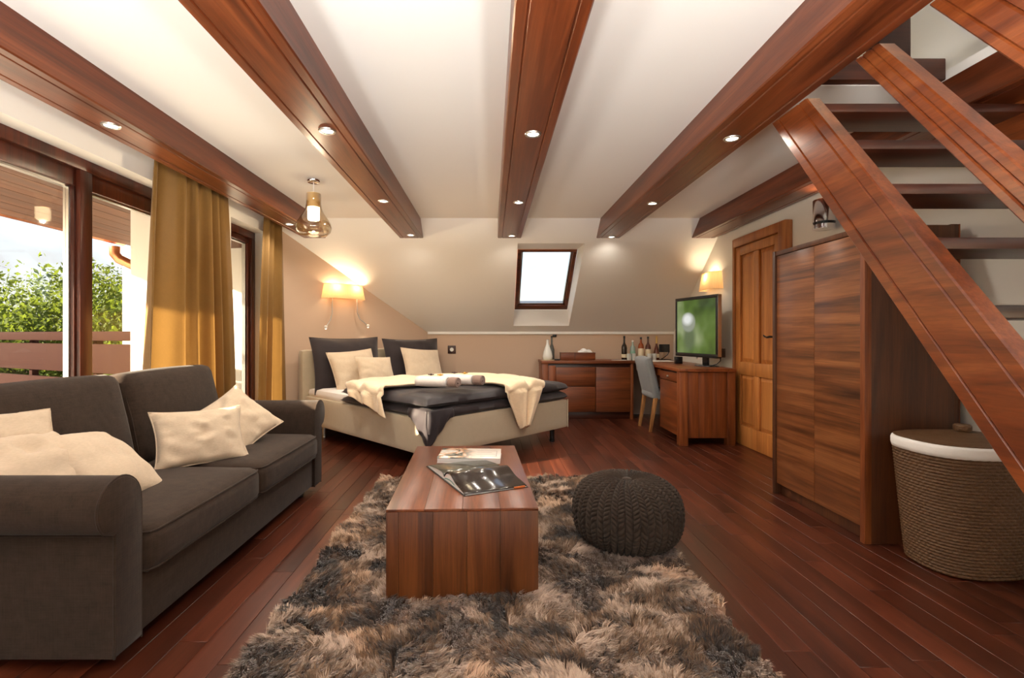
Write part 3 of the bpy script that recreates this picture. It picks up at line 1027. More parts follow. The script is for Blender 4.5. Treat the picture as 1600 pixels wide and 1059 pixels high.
# trees: trunk, branches and a crown of single leaves
def tree(label, x, y, top, rad, hgt, seed, mat, leaves=9000):
    r = np.random.default_rng(seed)
    t = thing('tree', label, 'tree', (x, y, -3.2), group='trees beyond the balcony')
    G().tube([(x, y, -3.2), (x + 0.1, y, -1.5), (x - 0.05, y + 0.1, 0.2), (x, y, top - hgt * 0.5)], [0.22, 0.18, 0.12, 0.05], 9).obj('trunk', 'bark', t, smooth=True)
    # clumps
    nc = 60
    cz = top - hgt / 2
    dirs = r.normal(size=(nc, 3))
    dirs /= np.linalg.norm(dirs, axis=1)[:, None]
    cen = dirs * (r.random((nc, 1)) ** 0.45) * np.array([rad, rad, hgt / 2]) * 0.86 + np.array([x, y, cz])
    pick = r.integers(0, nc, leaves)
    off = r.normal(size=(leaves, 3)) * rad * 0.17
    pos = cen[pick] + off
    a = r.normal(size=(leaves, 3))
    a /= np.linalg.norm(a, axis=1)[:, None]
    b = np.cross(a, r.normal(size=(leaves, 3)))
    b /= np.linalg.norm(b, axis=1)[:, None]
    s = (0.045 + 0.055 * r.random((leaves, 1)))
    quad = np.stack([pos - a * s, pos + b * s * 0.45, pos + a * s, pos - b * s * 0.45], axis=1).reshape(-1, 3) - np.array([x, y, -3.2])
    me = bpy.data.meshes.new('foliage')
    me.from_pydata(quad.tolist(), [], [(4 * i, 4 * i + 1, 4 * i + 2, 4 * i + 3) for i in range(leaves)])
    me.materials.append(M[mat])
    o = bpy.data.objects.new('foliage', me)
    C.objects.link(o)
    o.parent = t
    o['kind'] = 'stuff'


for a in (('leafy green tree with the tallest crown seen through the left pane', -11.26, 12.0, 3.0, 1.45, 5.0, 1, 'leaf'),
          ('bright yellow-green tree beside the copper downpipe', -12.0, 15.0, 3.8, 1.5, 6.0, 2, 'leaf2'),
          ('distant green tree between the two nearer crowns', -21.6, 24.0, 4.3, 2.5, 7.0, 3, 'leaf2'),
          ('distant dark green tree behind the yellow-green one', -14.3, 19.4, 4.2, 1.9, 7.0, 4, 'leaf'),
          ('spreading green tree at the outer edge of the meadow', -15.6, 15.0, 3.3, 1.8, 5.6, 5, 'leaf'),
          ('rounded green tree outside the balcony, level with the sofa', -15.5, 9.6, 3.2, 1.7, 5.6, 7, 'leaf2'),
          ('broad green tree outside the balcony, level with the coffee table', -15.0, 5.2, 3.0, 1.7, 5.4, 8, 'leaf'),
          ('pale green tree on the meadow beyond the terrace corner', -17.0, 0.6, 3.4, 1.7, 5.6, 9, 'leaf2'),
          ('dark green tree close to the white pier', -7.7, 11.2, 2.6, 1.3, 5.0, 6, 'leaf')):
    tree(*a)

# ================================================================== SOFA
sofa = thing('sofa', 'dark brown two-seat sofa with rolled arms in front of the window', 'sofa', (-1.65, 2.5, 0))
SXF = -1.19
G().box(-2.06, -1.215, 1.66, 3.37, 0.05, 0.255).obj('base', 'sofa', sofa, bevel=0.012)
rounded(-2.09, -1.90, 1.62, 3.42, 0.05, 0.80, 0.05, (0, 0, 0), 8).obj('back_frame', 'sofa', sofa, smooth=True, angle=60)


def arm(sign, yin, cy, name):
    """rolled arm: panel plus a roll that curls outwards; outline extruded along X"""
    r = 0.095
    cz = 0.53
    yo = yin - sign * 0.12
    pts = [(yin, 0.05), (yin, cz - 0.02)]
    a0 = 0.0
    for k in range(0, 22):
        a = a0 + (PI + 0.75) * k / 21
        pts.append((cy + sign * r * math.cos(a), cz + r * math.sin(a)))
    pts.append((yo, cz - 0.085))
    pts.append((yo, 0.05))
    g = G()
    x0, x1 = -2.08, SXF
    n = len(pts)
    # slightly domed front: three rings
    rings = []
    cyc = sum(p[0] for p in pts) / n
    czc = sum(p[1] for p in pts) / n
    for x, sc in ((x0, 1.0), (x1 - 0.010, 1.0), (x1 - 0.003, 0.985), (x1, 0.94)):
        rings.append([(x, cyc + (p[0] - cyc) * sc, czc + (p[1] - czc) * sc) for p in pts])
    for R in rings:
        g.v.extend(R)
    for q in range(len(rings) - 1):
        for i in range(n):
            j = (i + 1) % n
            g.f.append((q * n + i, q * n + j, (q + 1) * n + j, (q + 1) * n + i))
    g.f.append(tuple(range(n)))
    g.f.append(tuple((len(rings) - 1) * n + i for i in reversed(range(n))))
    o = g.obj(name, 'sofa', sofa, smooth=True, angle=50)
    G().tube([(x1 - 0.006, p[0], p[1]) for p in pts], 0.004, 6).obj('piping', 'sofa', o, smooth=True)
    G().tube([(x0 + 0.02, yo - sign * 0.001, cz - 0.088), (x1 - 0.02, yo - sign * 0.001, cz - 0.088)], 0.004, 6).obj('piping', 'sofa', o, smooth=True)


arm(1, 1.685, 1.588, 'arm')
arm(-1, 3.345, 3.442, 'arm')


def seat_cushion(y0, y1):
    o = rounded(-1.88, -1.165, y0, y1, 0.250, 0.415, 0.045, (0.012, 0.004, 0.028), 10).obj('seat_cushion', 'sofa', sofa, smooth=True, angle=60)
    for z in (0.398, 0.268):
        pts = [(-1.84, y0 + 0.008, z), (-1.21, y0 + 0.008, z), (-1.182, y0 + 0.018, z), (-1.172, y0 + 0.045, z), (-1.166, (y0 + y1) / 2, z + 0.002), (-1.172, y1 - 0.045, z), (-1.182, y1 - 0.018, z), (-1.21, y1 - 0.008, z), (-1.84, y1 - 0.008, z)]
        G().tube(pts, 0.004, 6).obj('piping', 'sofa', o, smooth=True)


seat_cushion(1.69, 2.512)
seat_cushion(2.518, 3.34)
for y0, y1 in ((1.69, 2.512), (2.518, 3.34)):
    m = Matrix.Translation((-1.86, 0, 0.40)) @ Matrix.Rotation(math.radians(-13), 4, 'Y')
    o = rounded(-0.09, 0.09, y0, y1, -0.02, 0.485, 0.055, (0.035, 0.0, 0.012), 10, mat=m).obj('back_cushion', 'sofa', sofa, smooth=True, angle=60)
    pts = [m @ Vector(p) for p in ((0.065, y0 + 0.012, 0.02), (0.072, y0 + 0.012, 0.24), (0.06, y0 + 0.016, 0.43), (0.05, y0 + 0.05, 0.463), (0.055, (y0 + y1) / 2, 0.476), (0.05, y1 - 0.05, 0.463), (0.06, y1 - 0.016, 0.43), (0.072, y1 - 0.012, 0.24), (0.065, y1 - 0.012, 0.02))]
    G().tube(pts, 0.004, 6).obj('piping', 'sofa', o, smooth=True)
for x in (-2.0, -1.28):
    for y in (1.72, 3.30):
        G().lathe([(0.022, 0), (0.028, 0.055)], (x, y, 0), 14).obj('foot', 'black_matt', sofa, smooth=True)

# cushions on the sofa
SG = 'cream throw cushions on the sofa'
pillow('throw_cushion', 'crumpled cream cushion in front of another, against the sofa back', 'cushion', (-1.53, 2.60, 0.545), (0.62, -0.62, 0.52), (-0.10, 0.12, 1.0), 0.44, 0.32, 0.15, 'cream', 3, SG, bow=0.10, wrinkle=0.014)
pillow('throw_cushion', 'cream cushion leaning behind the crumpled one, towards the far arm', 'cushion', (-1.53, 2.95, 0.565), (0.52, -0.55, 0.70), (-0.75, -0.10, 0.8), 0.40, 0.38, 0.14, 'cream', 5, SG, bow=0.09, wrinkle=0.014)
pillow('throw_cushion', 'plump cream cushion lying beside the rolled arm by the window pane', 'cushion', (-1.585, 2.01, 0.545), (0.60, 0.12, 0.76), (-0.72, 0.05, 0.6), 0.40, 0.40, 0.16, 'cream', 8, SG, bow=0.06, wrinkle=0.006)
pillow('throw_cushion', 'cream cushion resting against the rolled arm, behind the plump one', 'cushion', (-1.71, 1.80, 0.600), (0.45, -0.10, 0.85), (-0.75, 0.15, 0.45), 0.42, 0.40, 0.16, 'cream', 12, SG, bow=0.07, wrinkle=0.014)
pillow('throw_cushion', 'cream cushion propped at the back above the others', 'cushion', (-1.80, 1.80, 0.655), (0.75, -0.35, 0.55), (-0.3, 0.2, 1.0), 0.36, 0.32, 0.13, 'cream', 15, SG, bow=0.07, wrinkle=0.008)


# ================================================================== CURTAINS
def curtain(name, label, y0t, y1t, y0b, y1b, folds, seed):
    r = random.Random(seed)
    t = thing(name, label, 'curtain', (-2.18, (y0t + y1t) / 2, 0))
    nu, nz = folds * 16 + 1, 40
    ph = [r.uniform(-0.5, 0.5) for _ in range(folds + 2)]
    am = [r.uniform(0.65, 1.2) for _ in range(folds + 2)]
    rows = []
    for i in range(nu):
        u = i / (nu - 1)
        col = []
        f = (u + 0.055 * math.sin(2 * PI * u + seed) + 0.03 * math.sin(5 * PI * u)) * folds
        f = min(max(f, 0.0), folds)
        k = int(min(f, folds - 1))
        A_ = am[k] * (1 - (f - k)) + am[k + 1] * (f - k)
        for j in range(nz):
            v = j / (nz - 1)          # 0 floor .. 1 top
            z = 0.012 + (2.285 - 0.012) * v
            w = (1 - v)
            uu = u + 0.02 * math.sin(5 * u + 3 * w + seed) * w
            y = (y0t + (y1t - y0t) * uu) * (1 - w ** 0.8) + (y0b + (y1b - y0b) * uu) * w ** 0.8
            amp = (0.026 + 0.036 * w) * A_
            x = -2.195 + amp * math.sin(2 * PI * f + ph[k] * w) + 0.012 * math.sin(4.3 * PI * f + 2 * w + seed)
            x = min(-2.115, max(-2.285, x))
            col.append((x, y, z))
        rows.append(col)
    G().grid(rows).obj('drape', 'curtain', t, smooth=True, angle=180)
    # gathered heading and track
    G().tube([(-2.19, y0t - 0.03, 2.297), (-2.19, y1t + 0.03, 2.297)], 0.012, 8).obj('rail', 'white_plastic', t, smooth=True)
    return t


curtain('curtain', 'wide gold curtain hanging between the balcony window and door', 3.20, 4.10, 3.08, 4.22, 5, 2)
curtain('curtain', 'narrow gold curtain gathered beside the bed', 4.80, 5.21, 4.58, 5.34, 3, 5)

# ================================================================== RUG
RX0, RX1, RY0, RY1 = -0.80, 0.88, 1.16, 3.64
rug = thing('shag_rug', 'brown and cream long-pile shag rug under the coffee table', 'rug', (0.04, 2.4, 0))
G().box(RX0 + 0.01, RX1 - 0.01, RY0 + 0.01, RY1 - 0.01, 0.001, 0.012).obj('backing', plain('rug_backing', lin(60, 46, 38), 0.95), rug)
nb = 340000
bx = RNG.uniform(RX0, RX1, nb)
by = np.minimum(RY0 + (RY1 - RY0) * RNG.random(nb) ** 1.2, RY1)
NS = 260
seeds = RNG.uniform([RX0, RY0], [RX1, RY1], (NS, 2))
sang = RNG.uniform(0, 2 * PI, NS)
stone = RNG.random(NS)
wx = bx + 0.12 * (vnoise(bx * 8, by * 8, 1) - 0.5)
wy = by + 0.12 * (vnoise(bx * 8 + 9, by * 8 + 9, 2) - 0.5)
best = np.full(nb, 1e9)
near = np.zeros(nb, int)
for k in range(NS):
    dd = (wx - seeds[k, 0]) ** 2 + ((wy - seeds[k, 1]) * 1.3) ** 2
    sel = dd < best
    best[sel] = dd[sel]
    near[sel] = k
# tufts: strands gather towards the tip of their lock
cell = 0.019
gx = np.floor(bx / cell + 0.9 * vnoise(bx * 40, by * 40, 31)).astype(int)
gy = np.floor(by / cell + 0.9 * vnoise(bx * 40 + 7, by * 40 + 7, 32)).astype(int)
hsh = ((gx * 73856093) ^ (gy * 19349663)) & 0xffff
tr1 = np.random.default_rng(77).random((0x10000, 4))[hsh]
ang = sang[near] + (vnoise(bx * 6 + 3, by * 6 + 3, 3) - 0.5) * 2.4 + (tr1[:, 0] - 0.5) * 1.5 + RNG.normal(0, 0.25, nb)
tone = 0.42 * stone[near] + 0.40 * vnoise(bx * 13, by * 13, 4) + 0.18 * tr1[:, 1] + RNG.normal(0, 0.05, nb)
tone = np.clip((tone - 0.5) * 2.3 + 0.47, 0, 1)
hum = 0.6 * vnoise(bx * 8 + 30, by * 8 + 30, 5) + 0.4 * vnoise(bx * 19 + 3, by * 19 + 3, 15)
leng = (0.034 + 0.026 * hum) * (0.8 + 0.4 * tr1[:, 2]) * RNG.uniform(0.85, 1.1, nb)
lean = np.clip(0.50 + 0.35 * vnoise(bx * 5 + 50, by * 5 + 50, 6) + (tr1[:, 3] - 0.5) * 0.3 + RNG.normal(0, 0.06, nb), 0.05, 0.95)
dx, dy = np.cos(ang), np.sin(ang)
hx, hz = lean, np.sqrt(1 - lean ** 2)
wd = RNG.uniform(0.0010, 0.0019, nb)
sa = ang + PI / 2 + RNG.normal(0, 0.6, nb)
sx, sy = np.cos(sa) * wd, np.sin(sa) * wd
z0 = 0.008 + 0.030 * hum
pull = 0.45
ccx = (gx + 0.05) * cell
ccy = (gy + 0.05) * cell
mx = bx + dx * leng * hx * 0.35 + (ccx - bx) * pull * 0.5
my = by + dy * leng * hx * 0.35 + (ccy - by) * pull * 0.5
mz = z0 + leng * hz * 0.65
tx = bx + dx * leng * hx + (ccx - bx) * pull
ty = by + dy * leng * hx + (ccy - by) * pull
tz = z0 + leng * hz * (0.75 + 0.25 * RNG.random(nb))
tx = np.clip(tx, RX0 - 0.02, RX1 + 0.02)
P = np.empty((nb, 5, 3))
P[:, 0] = np.stack([bx - sx, by - sy, z0 * 0.3], 1)
P[:, 1] = np.stack([bx + sx, by + sy, z0 * 0.3], 1)
P[:, 2] = np.stack([mx + sx, my + sy, mz], 1)
P[:, 3] = np.stack([mx - sx, my - sy, mz], 1)
P[:, 4] = np.stack([tx, ty, tz], 1)
P -= np.array([0.04, 2.4, 0.0])
me = bpy.data.meshes.new('pile')
me.vertices.add(nb * 5)
me.vertices.foreach_set('co', P.reshape(-1))
idx = np.arange(nb)[:, None] * 5
loops = np.concatenate([idx + np.array([0, 1, 2, 3]), idx + np.array([3, 2, 4])], 1).reshape(-1)
me.loops.add(len(loops))
me.loops.foreach_set('vertex_index', loops.astype(np.int32))
me.polygons.add(nb * 2)
st = np.concatenate([np.arange(nb)[:, None] * 7, np.arange(nb)[:, None] * 7 + 4], 1).reshape(-1)
me.polygons.foreach_set('loop_start', st.astype(np.int32))
me.update(calc_edges=True)
c0 = np.array(lin(44, 31, 22)[:3])
c1 = np.array(lin(114, 86, 61)[:3])
c2 = np.array(lin(206, 182, 162)[:3])
t2 = tone[:, None]
col = np.where(t2 < 0.5, c0 + (c1 - c0) * (t2 / 0.5), c1 + (c2 - c1) * ((t2 - 0.5) / 0.5))
gold = (vnoise(bx * 5 + 70, by * 5 + 70, 8) > 0.66)[:, None] * np.array([0.08, 0.03, -0.03])
col = np.clip(col * (1 + gold * 2), 0.005, 1)
cc = np.ones((nb, 5, 4))
for k in range(5):
    cc[:, k, :3] = col
at = me.color_attributes.new('pile_colour', 'FLOAT_COLOR', 'POINT')
at.data.foreach_set('color', cc.reshape(-1))
mrug, nt, b = new_mat('rug_pile')
an = N(nt, 'ShaderNodeAttribute', attribute_name='pile_colour')
nt.links.new(an.outputs['Color'], b.inputs['Base Color'])
b.inputs['Roughness'].default_value = 0.7
b.inputs['Sheen Weight'].default_value = 0.4
b.inputs['Specular IOR Level'].default_value = 0.3
me.materials.append(mrug)
o = bpy.data.objects.new('pile', me)
C.objects.link(o)
o.parent = rug
o['kind'] = 'stuff'

# ================================================================== COFFEE TABLE
CT = Matrix.Translation((-0.1335, 2.51, 0)) @ Matrix.Rotation(math.radians(2.2), 4, 'Z')
table = thing('coffee_table', 'low teak block coffee table standing on the shag rug', 'table', (-0.1335, 2.51, 0), math.radians(2.2))
TW, TL, TH0, TH1 = 0.302, 0.555, 0.014, 0.392


def tb(name, x0, x1, y0, y1, z0, z1, mat, bev=0.0025):
    return G().box(x0, x1, y0, y1, z0, z1, CT).obj(name, mat, table, bevel=bev)


edges = [-TW + 0.045, -0.18, -0.02, 0.13, TW]
pb = TW * 2 / 4
for k in range(4):
    tb('top_board', -TW + pb * k, -TW + pb * (k + 1) - (0.0006 if k < 3 else 0), -TL, TL, TH1 - 0.012, TH1, 'table', 0.0015)
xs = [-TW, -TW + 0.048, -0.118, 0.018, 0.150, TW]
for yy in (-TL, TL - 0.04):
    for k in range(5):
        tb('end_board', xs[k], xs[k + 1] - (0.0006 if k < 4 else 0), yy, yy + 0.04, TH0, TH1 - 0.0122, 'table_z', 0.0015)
for sx_ in (-TW, TW - 0.04):
    for k in range(3):
        ya = -TL + 0.04 + (2 * TL - 0.08) / 3 * k
        tb('side_board', sx_, sx_ + 0.04, ya, ya + (2 * TL - 0.08) / 3 - 0.0006, TH0, TH1 - 0.0122, 'table', 0.0015)

# magazine, closed
M['cover'] = None
mcov, nt, b = new_mat('magazine_cover')
tc = N(nt, 'ShaderNodeTexCoord')
no = N(nt, 'ShaderNodeTexNoise', Scale=14.0, Detail=3.0, Distortion=1.0)
nt.links.new(tc.outputs['Object'], no.inputs['Vector'])
rp = N(nt, 'ShaderNodeValToRGB')
rp.color_ramp.interpolation = 'LINEAR'
e = rp.color_ramp.elements
e[0].position, e[0].color = 0.36, lin(70, 66, 60)
e[1].position, e[1].color = 0.62, lin(214, 214, 206)
k_ = e.new(0.46)
k_.color = lin(120, 126, 118)
k_ = e.new(0.52)
k_.color = lin(206, 150, 110)
nt.links.new(no.outputs['Fac'], rp.inputs['Fac'])
sep = N(nt, 'ShaderNodeSeparateXYZ')
nt.links.new(tc.outputs['Object'], sep.inputs[0])
mr = N(nt, 'ShaderNodeMapRange')
mr.inputs['From Min'].default_value = -0.04
mr.inputs['From Max'].default_value = 0.04
nt.links.new(sep.outputs['X'], mr.inputs['Value'])
mx_ = N(nt, 'ShaderNodeMix', data_type='RGBA')
mx_.inputs[7].default_value = lin(226, 214, 204)
nt.links.new(mr.outputs[0], mx_.inputs[0])
nt.links.new(rp.outputs['Color'], mx_.inputs[6])
nt.links.new(mx_.outputs[2], b.inputs['Base Color'])
b.inputs['Roughness'].default_value = 0.25
M['cover'] = mcov
MZ = Matrix.Translation((-0.115, 2.755, TH1)) @ Matrix.Rotation(math.radians(-3), 4, 'Z')
mag = thing('magazine', 'thick closed magazine with a pale printed cover on the coffee table', 'magazine', (-0.115, 2.755, TH1), math.radians(-3))
G().box(-0.168, 0.168, -0.112, 0.112, 0.003, 0.026, MZ).obj('pages', 'paper', mag, bevel=0.001)
G().box(-0.170, 0.170, -0.114, 0.114, 0.026, 0.029, MZ).obj('front_cover', 'cover', mag, bevel=0.0008)
G().box(-0.170, 0.170, -0.114, 0.114, 0.0005, 0.003, MZ).obj('back_cover', 'paper', mag, bevel=0.0008)
for (a, c_, d_, e_) in ((0.035, 0.15, 0.055, 0.06), (0.035, 0.12, 0.02, 0.024), (0.035, 0.14, -0.03, -0.026), (0.06, 0.15, -0.07, -0.067), (0.145, 0.149, -0.07, 0.06)):
    G().box(a, c_, d_, e_, 0.029, 0.0293, MZ).obj('printed_rule', plain('print_grey', lin(150, 140, 132), 0.5), mag)

# open picture book
BK = Matrix.Translation((-0.085, 2.405, TH1)) @ Matrix.Rotation(math.radians(25), 4, 'Z')
book = thing('open_book', 'large open picture book with dark glossy pages on the coffee table', 'book', (-0.085, 2.405, TH1), math.radians(25))
M['gloss_page'] = plain('dark_glossy_page', lin(52, 44, 40), 0.18, vary=0.35, bscale=9)
M['gloss_page2'] = plain('grey_glossy_page', lin(74, 74, 66), 0.18, vary=0.4, bscale=9)
for sgn, nm in ((1, 'left'), (-1, 'right')):
    # local x runs along the spine, local y across; left half at +y
    ww, hh = 0.262, 0.152
    prof_t, prof_b = [], []
    for k in range(17):
        s = k / 16
        z = 0.004 + 0.022 * (1 - s) ** 0.6 * (1 - math.exp(-14 * s)) + 0.010 * (1 - s)
        if sgn < 0:
            z += 0.012 * math.exp(-((s - 0.25) / 0.2) ** 2)
        prof_t.append((s * ww, z))
    blk = G()
    poly = [(sgn * p[0], p[1]) for p in prof_t] + [(sgn * ww, 0.002), (0, 0.002)]
    n = len(poly)
    vs = [BK @ Vector((-hh + 0.004, p[0], p[1])) for p in poly] + [BK @ Vector((hh - 0.004, p[0], p[1])) for p in poly]
    blk.add(vs, [tuple(range(n)), tuple(range(2 * n - 1, n - 1, -1))] + [(i, (i + 1) % n, n + (i + 1) % n, n + i) for i in range(n)])
    blk.obj('page_block', 'paper', book, smooth=True, angle=30)
    rows = [[BK @ Vector((x, sgn * p[0], p[1] + 0.0012 + (0.009 * math.exp(-((p[0] / ww - 0.3) / 0.22) ** 2) if sgn < 0 else 0))) for p in prof_t] for x in (-hh, 0, hh)]
    G().grid(rows).obj('open_page', 'gloss_page' if sgn < 0 else 'gloss_page2', book, smooth=True, angle=180, thick=0.0006)
    G().box(-hh - 0.004, hh + 0.004, min(0, sgn * (ww + 0.005)), max(0, sgn * (ww + 0.005)), 0.0003, 0.0025, BK).obj('cover_board', 'black', book, bevel=0.0006)
G().box(0.085, 0.14, -0.2655, -0.2625, 0.0026, 0.010, BK).obj('orange_band', plain('orange_print', lin(206, 110, 50), 0.4), book)
rows = [[BK @ Vector((-0.1515, -s * 0.16, 0.006 + 0.012 * math.sin(PI * s) + q)) for s in (0.05, 0.25, 0.45, 0.65, 0.85)] for q in (0.0, 0.004)]
G().grid(rows).obj('teal_page_edge', plain('teal_print', lin(60, 140, 128), 0.4), book, thick=0.0005)

# ================================================================== KNITTED POUF
pc_x, pc_y, pr, phh = 0.69, 2.50, 0.268, 0.345
pouf = thing('knitted_pouf', 'round dark brown chunky-knit pouf on the rug', 'pouf', (pc_x, pc_y, 0.02))
nc, nrow = 48, 28
NU, NV = nc * 12, nrow * 9
u = np.arange(NU) / NU * nc
sv = np.linspace(0, 1, NV)
th = (sv - 0.5) * PI * 0.985
ce = np.sign(np.cos(th)) * np.abs(np.cos(th)) ** 0.62
se = np.sign(np.sin(th)) * np.abs(np.sin(th)) ** 0.80
R0 = pr * ce
Z0 = phh / 2 * (1 + se)
Z0 = Z0 - 0.018 * np.exp(-(R0 / 0.05) ** 2) * (sv > 0.5)
U2, V2 = np.meshgrid(u, sv * nrow, indexing='ij')
fu = U2 - np.floor(U2) - 0.5
row_par = np.floor(U2) % 2
ph = V2 + 0.5 * row_par + 0.45 * fu * np.where(row_par > 0, 1, -1) * 2
fv = ph - np.floor(ph) - 0.5
bump = np.maximum(0, 1 - (2 * fu) ** 2) ** 0.5 * (0.22 + 0.78 * np.maximum(0, 1 - (2.0 * fv) ** 2) ** 0.5)
fade = np.clip(R0 / 0.08, 0, 1)
disp = 0.018 * bump * fade[None, :]
nx_ = np.abs(np.cos(th)) ** 0.7
nz_ = np.sin(th)
RR = R0[None, :] + (disp - 0.010) * nx_[None, :]
ZZ = Z0[None, :] + (disp - 0.010) * nz_[None, :]
phi = u / nc * 2 * PI
tw = 0.10 * np.sin(sv * 3)          # the stitches run slightly askew
A_ = phi[:, None] + tw[None, :]
VX = np.stack([np.cos(A_) * RR, np.sin(A_) * RR, ZZ], -1).reshape(-1, 3)
ii = np.arange(NU)[:, None] * NV + np.arange(NV - 1)[None, :]
jj = ((np.arange(NU)[:, None] + 1) % NU) * NV + np.arange(NV - 1)[None, :]
FF = np.stack([ii, jj, jj + 1, ii + 1], -1).reshape(-1, 4)
me = bpy.data.meshes.new('knitted_cover')
me.from_pydata(VX.tolist(), [], FF.tolist())
me.polygons.foreach_set('use_smooth', [True] * len(me.polygons))
me.materials.append(M['wool'])
o = bpy.data.objects.new('knitted_cover', me)
C.objects.link(o)
o.parent = pouf
G().lathe([(0.0, 0.006), (0.018, 0.004), (0.024, 0.0), (0.024, -0.01)], (pc_x, pc_y, 0.02 + phh - 0.012), 16).obj('drawstring_knot', 'wool', pouf, smooth=True)

# ================================================================== BED
BR = math.radians(45)
BM = Matrix.Translation((0.1525, 4.405, 0)) @ Matrix.Rotation(BR, 4, 'Z')
bed = thing('double_bed', 'upholstered beige double bed placed diagonally against the taupe wall', 'bed', (0.1525, 4.405, 0), BR)
BW, BL = 0.895, 2.16
rounded(-BW, BW, 0, BL, 0.14, 0.43, 0.018, (0, 0, 0), 8, BM).obj('upholstered_base', 'bed_cloth', bed, smooth=True, angle=50)
for sx_ in (-BW, BW):
    G().tube([BM @ Vector((sx_, 0.0, 0.145)), BM @ Vector((sx_, 0.0, 0.425))], 0.006, 8).obj('corner_seam', 'bed_cloth', bed, smooth=True)
rounded(-BW - 0.02, BW + 0.02, BL + 0.01, BL + 0.13, 0.06, 0.92, 0.035, (0, 0, 0), 8, BM).obj('headboard', 'bed_cloth', bed, smooth=True, angle=50)
for x in (-BW + 0.13, BW - 0.13):
    for y in (0.10, BL - 0.20):
        g = G().lathe([(0.026, 0), (0.026, 0.02), (0.024, 0.022), (0.024, 0.145)], (x, y, 0), 18, BM)
        g.obj('leg', 'steel' if (x < 0 and y > 1) else 'black', bed, smooth=True)
rounded(-BW + 0.03, BW - 0.03, 0.04, BL, 0.40, 0.515, 0.05, (0, 0, 0.01), 8, BM).obj('mattress', 'sheet', bed, smooth=True, angle=50)


def quilt(name, x0, x1, y0, y1, z0, z1, mat, parent, seed, sag=0.05, amp=0.012, nx=60, ny=50):
    """soft slab: top with wrinkles, rounded rim that sags over the edge of the bed"""
    us = np.linspace(-1, 1, nx)
    vs_ = np.linspace(-1, 1, ny)
    U, V = np.meshgrid(us, vs_, indexing='ij')
    X = (x0 + x1) / 2 + U * (x1 - x0) / 2
    Y = (y0 + y1) / 2 + V * (y1 - y0) / 2
    rim = np.maximum(0, 1 - np.abs(U) ** 14) ** 0.5 * np.maximum(0, 1 - np.abs(V) ** 12) ** 0.5
    wr = (vnoise(X * 5 + 10, Y * 5 + 10, seed) - 0.5) + 0.6 * (vnoise(X * 11 + 3, Y * 4 + 3, seed + 1) - 0.5)
    dirw = np.sin((X * 0.6 + Y) * 30 + 5 * vnoise(X * 4, Y * 4, seed + 2)) * 0.25
    top = z0 + (z1 - z0) * (0.42 + 0.58 * rim) + amp * (wr * 2 + dirw) * rim
    bot = z0 + (z1 - z0) * 0.42 - (z1 - z0) * 0.42 * rim + 0 * U
    over = np.maximum(np.maximum(np.abs(X) - BW, 0), np.maximum(-Y, 0))
    top = top - over * sag / 0.06
    bot = bot - over * sag / 0.06
    # wavy rim
    e = 0.012 * (vnoise(X * 9, Y * 9, seed + 4) - 0.5)
    X = X + e * np.sign(U) * (np.abs(U) > 0.9)
    Y = Y + e * np.sign(V) * (np.abs(V) > 0.9)
    g = G()
    pts = [(X[i, j], Y[i, j], top[i, j]) for i in range(nx) for j in range(ny)]
    fs = [(i * ny + j, (i + 1) * ny + j, (i + 1) * ny + j + 1, i * ny + j + 1) for i in range(nx - 1) for j in range(ny - 1)]
    low = {}
    for i in range(nx):
        for j in range(ny):
            if i in (0, nx - 1) or j in (0, ny - 1):
                low[i, j] = i * ny + j
            else:
                low[i, j] = len(pts)
                pts.append((X[i, j], Y[i, j], bot[i, j]))
    fs += [(low[i, j], low[i, j + 1], low[i + 1, j + 1], low[i + 1, j]) for i in range(nx - 1) for j in range(ny - 1)]
    return g.add(pts, fs, BM).obj(name, mat, parent, smooth=True, angle=80)


duvet = thing('duvet', 'dark grey satin duvet folded in two layers across the bed', 'duvet', tuple(BM @ Vector((0, 0.7, 0.5))), BR)
quilt('lower_layer', -BW - 0.012, BW + 0.018, -0.016, 1.36, 0.415, 0.525, 'duvet', duvet, 3, sag=0.01, amp=0.008)
quilt('upper_layer', -BW - 0.03, BW + 0.02, -0.012, 1.30, 0.505, 0.615, 'duvet', duvet, 9, sag=0.02, amp=0.014)


def drape(x, y, top, off=0.02, edge_x=BW, edge_y=0.0):
    """lay a flat cloth point on the bed; beyond the rim it hangs down"""
    ox = max(-x - edge_x, 0) if x < 0 else max(x - edge_x, 0)
    oy = max(edge_y - y, 0)
    drop = math.hypot(ox, oy)
    r = 0.035
    # soft quarter round at the rim
    if drop < r * PI / 2:
        a = drop / r
        dz, out = r * (1 - math.cos(a)), r * math.sin(a)
    else:
        dz, out = r + (drop - r * PI / 2), r
    px = math.copysign(min(abs(x), edge_x), x)
    py = max(y, edge_y)
    if drop > 1e-9:
        px += math.copysign(1, x) * out * (ox / drop)
        py -= out * (oy / drop)
    return px, py, top - dz


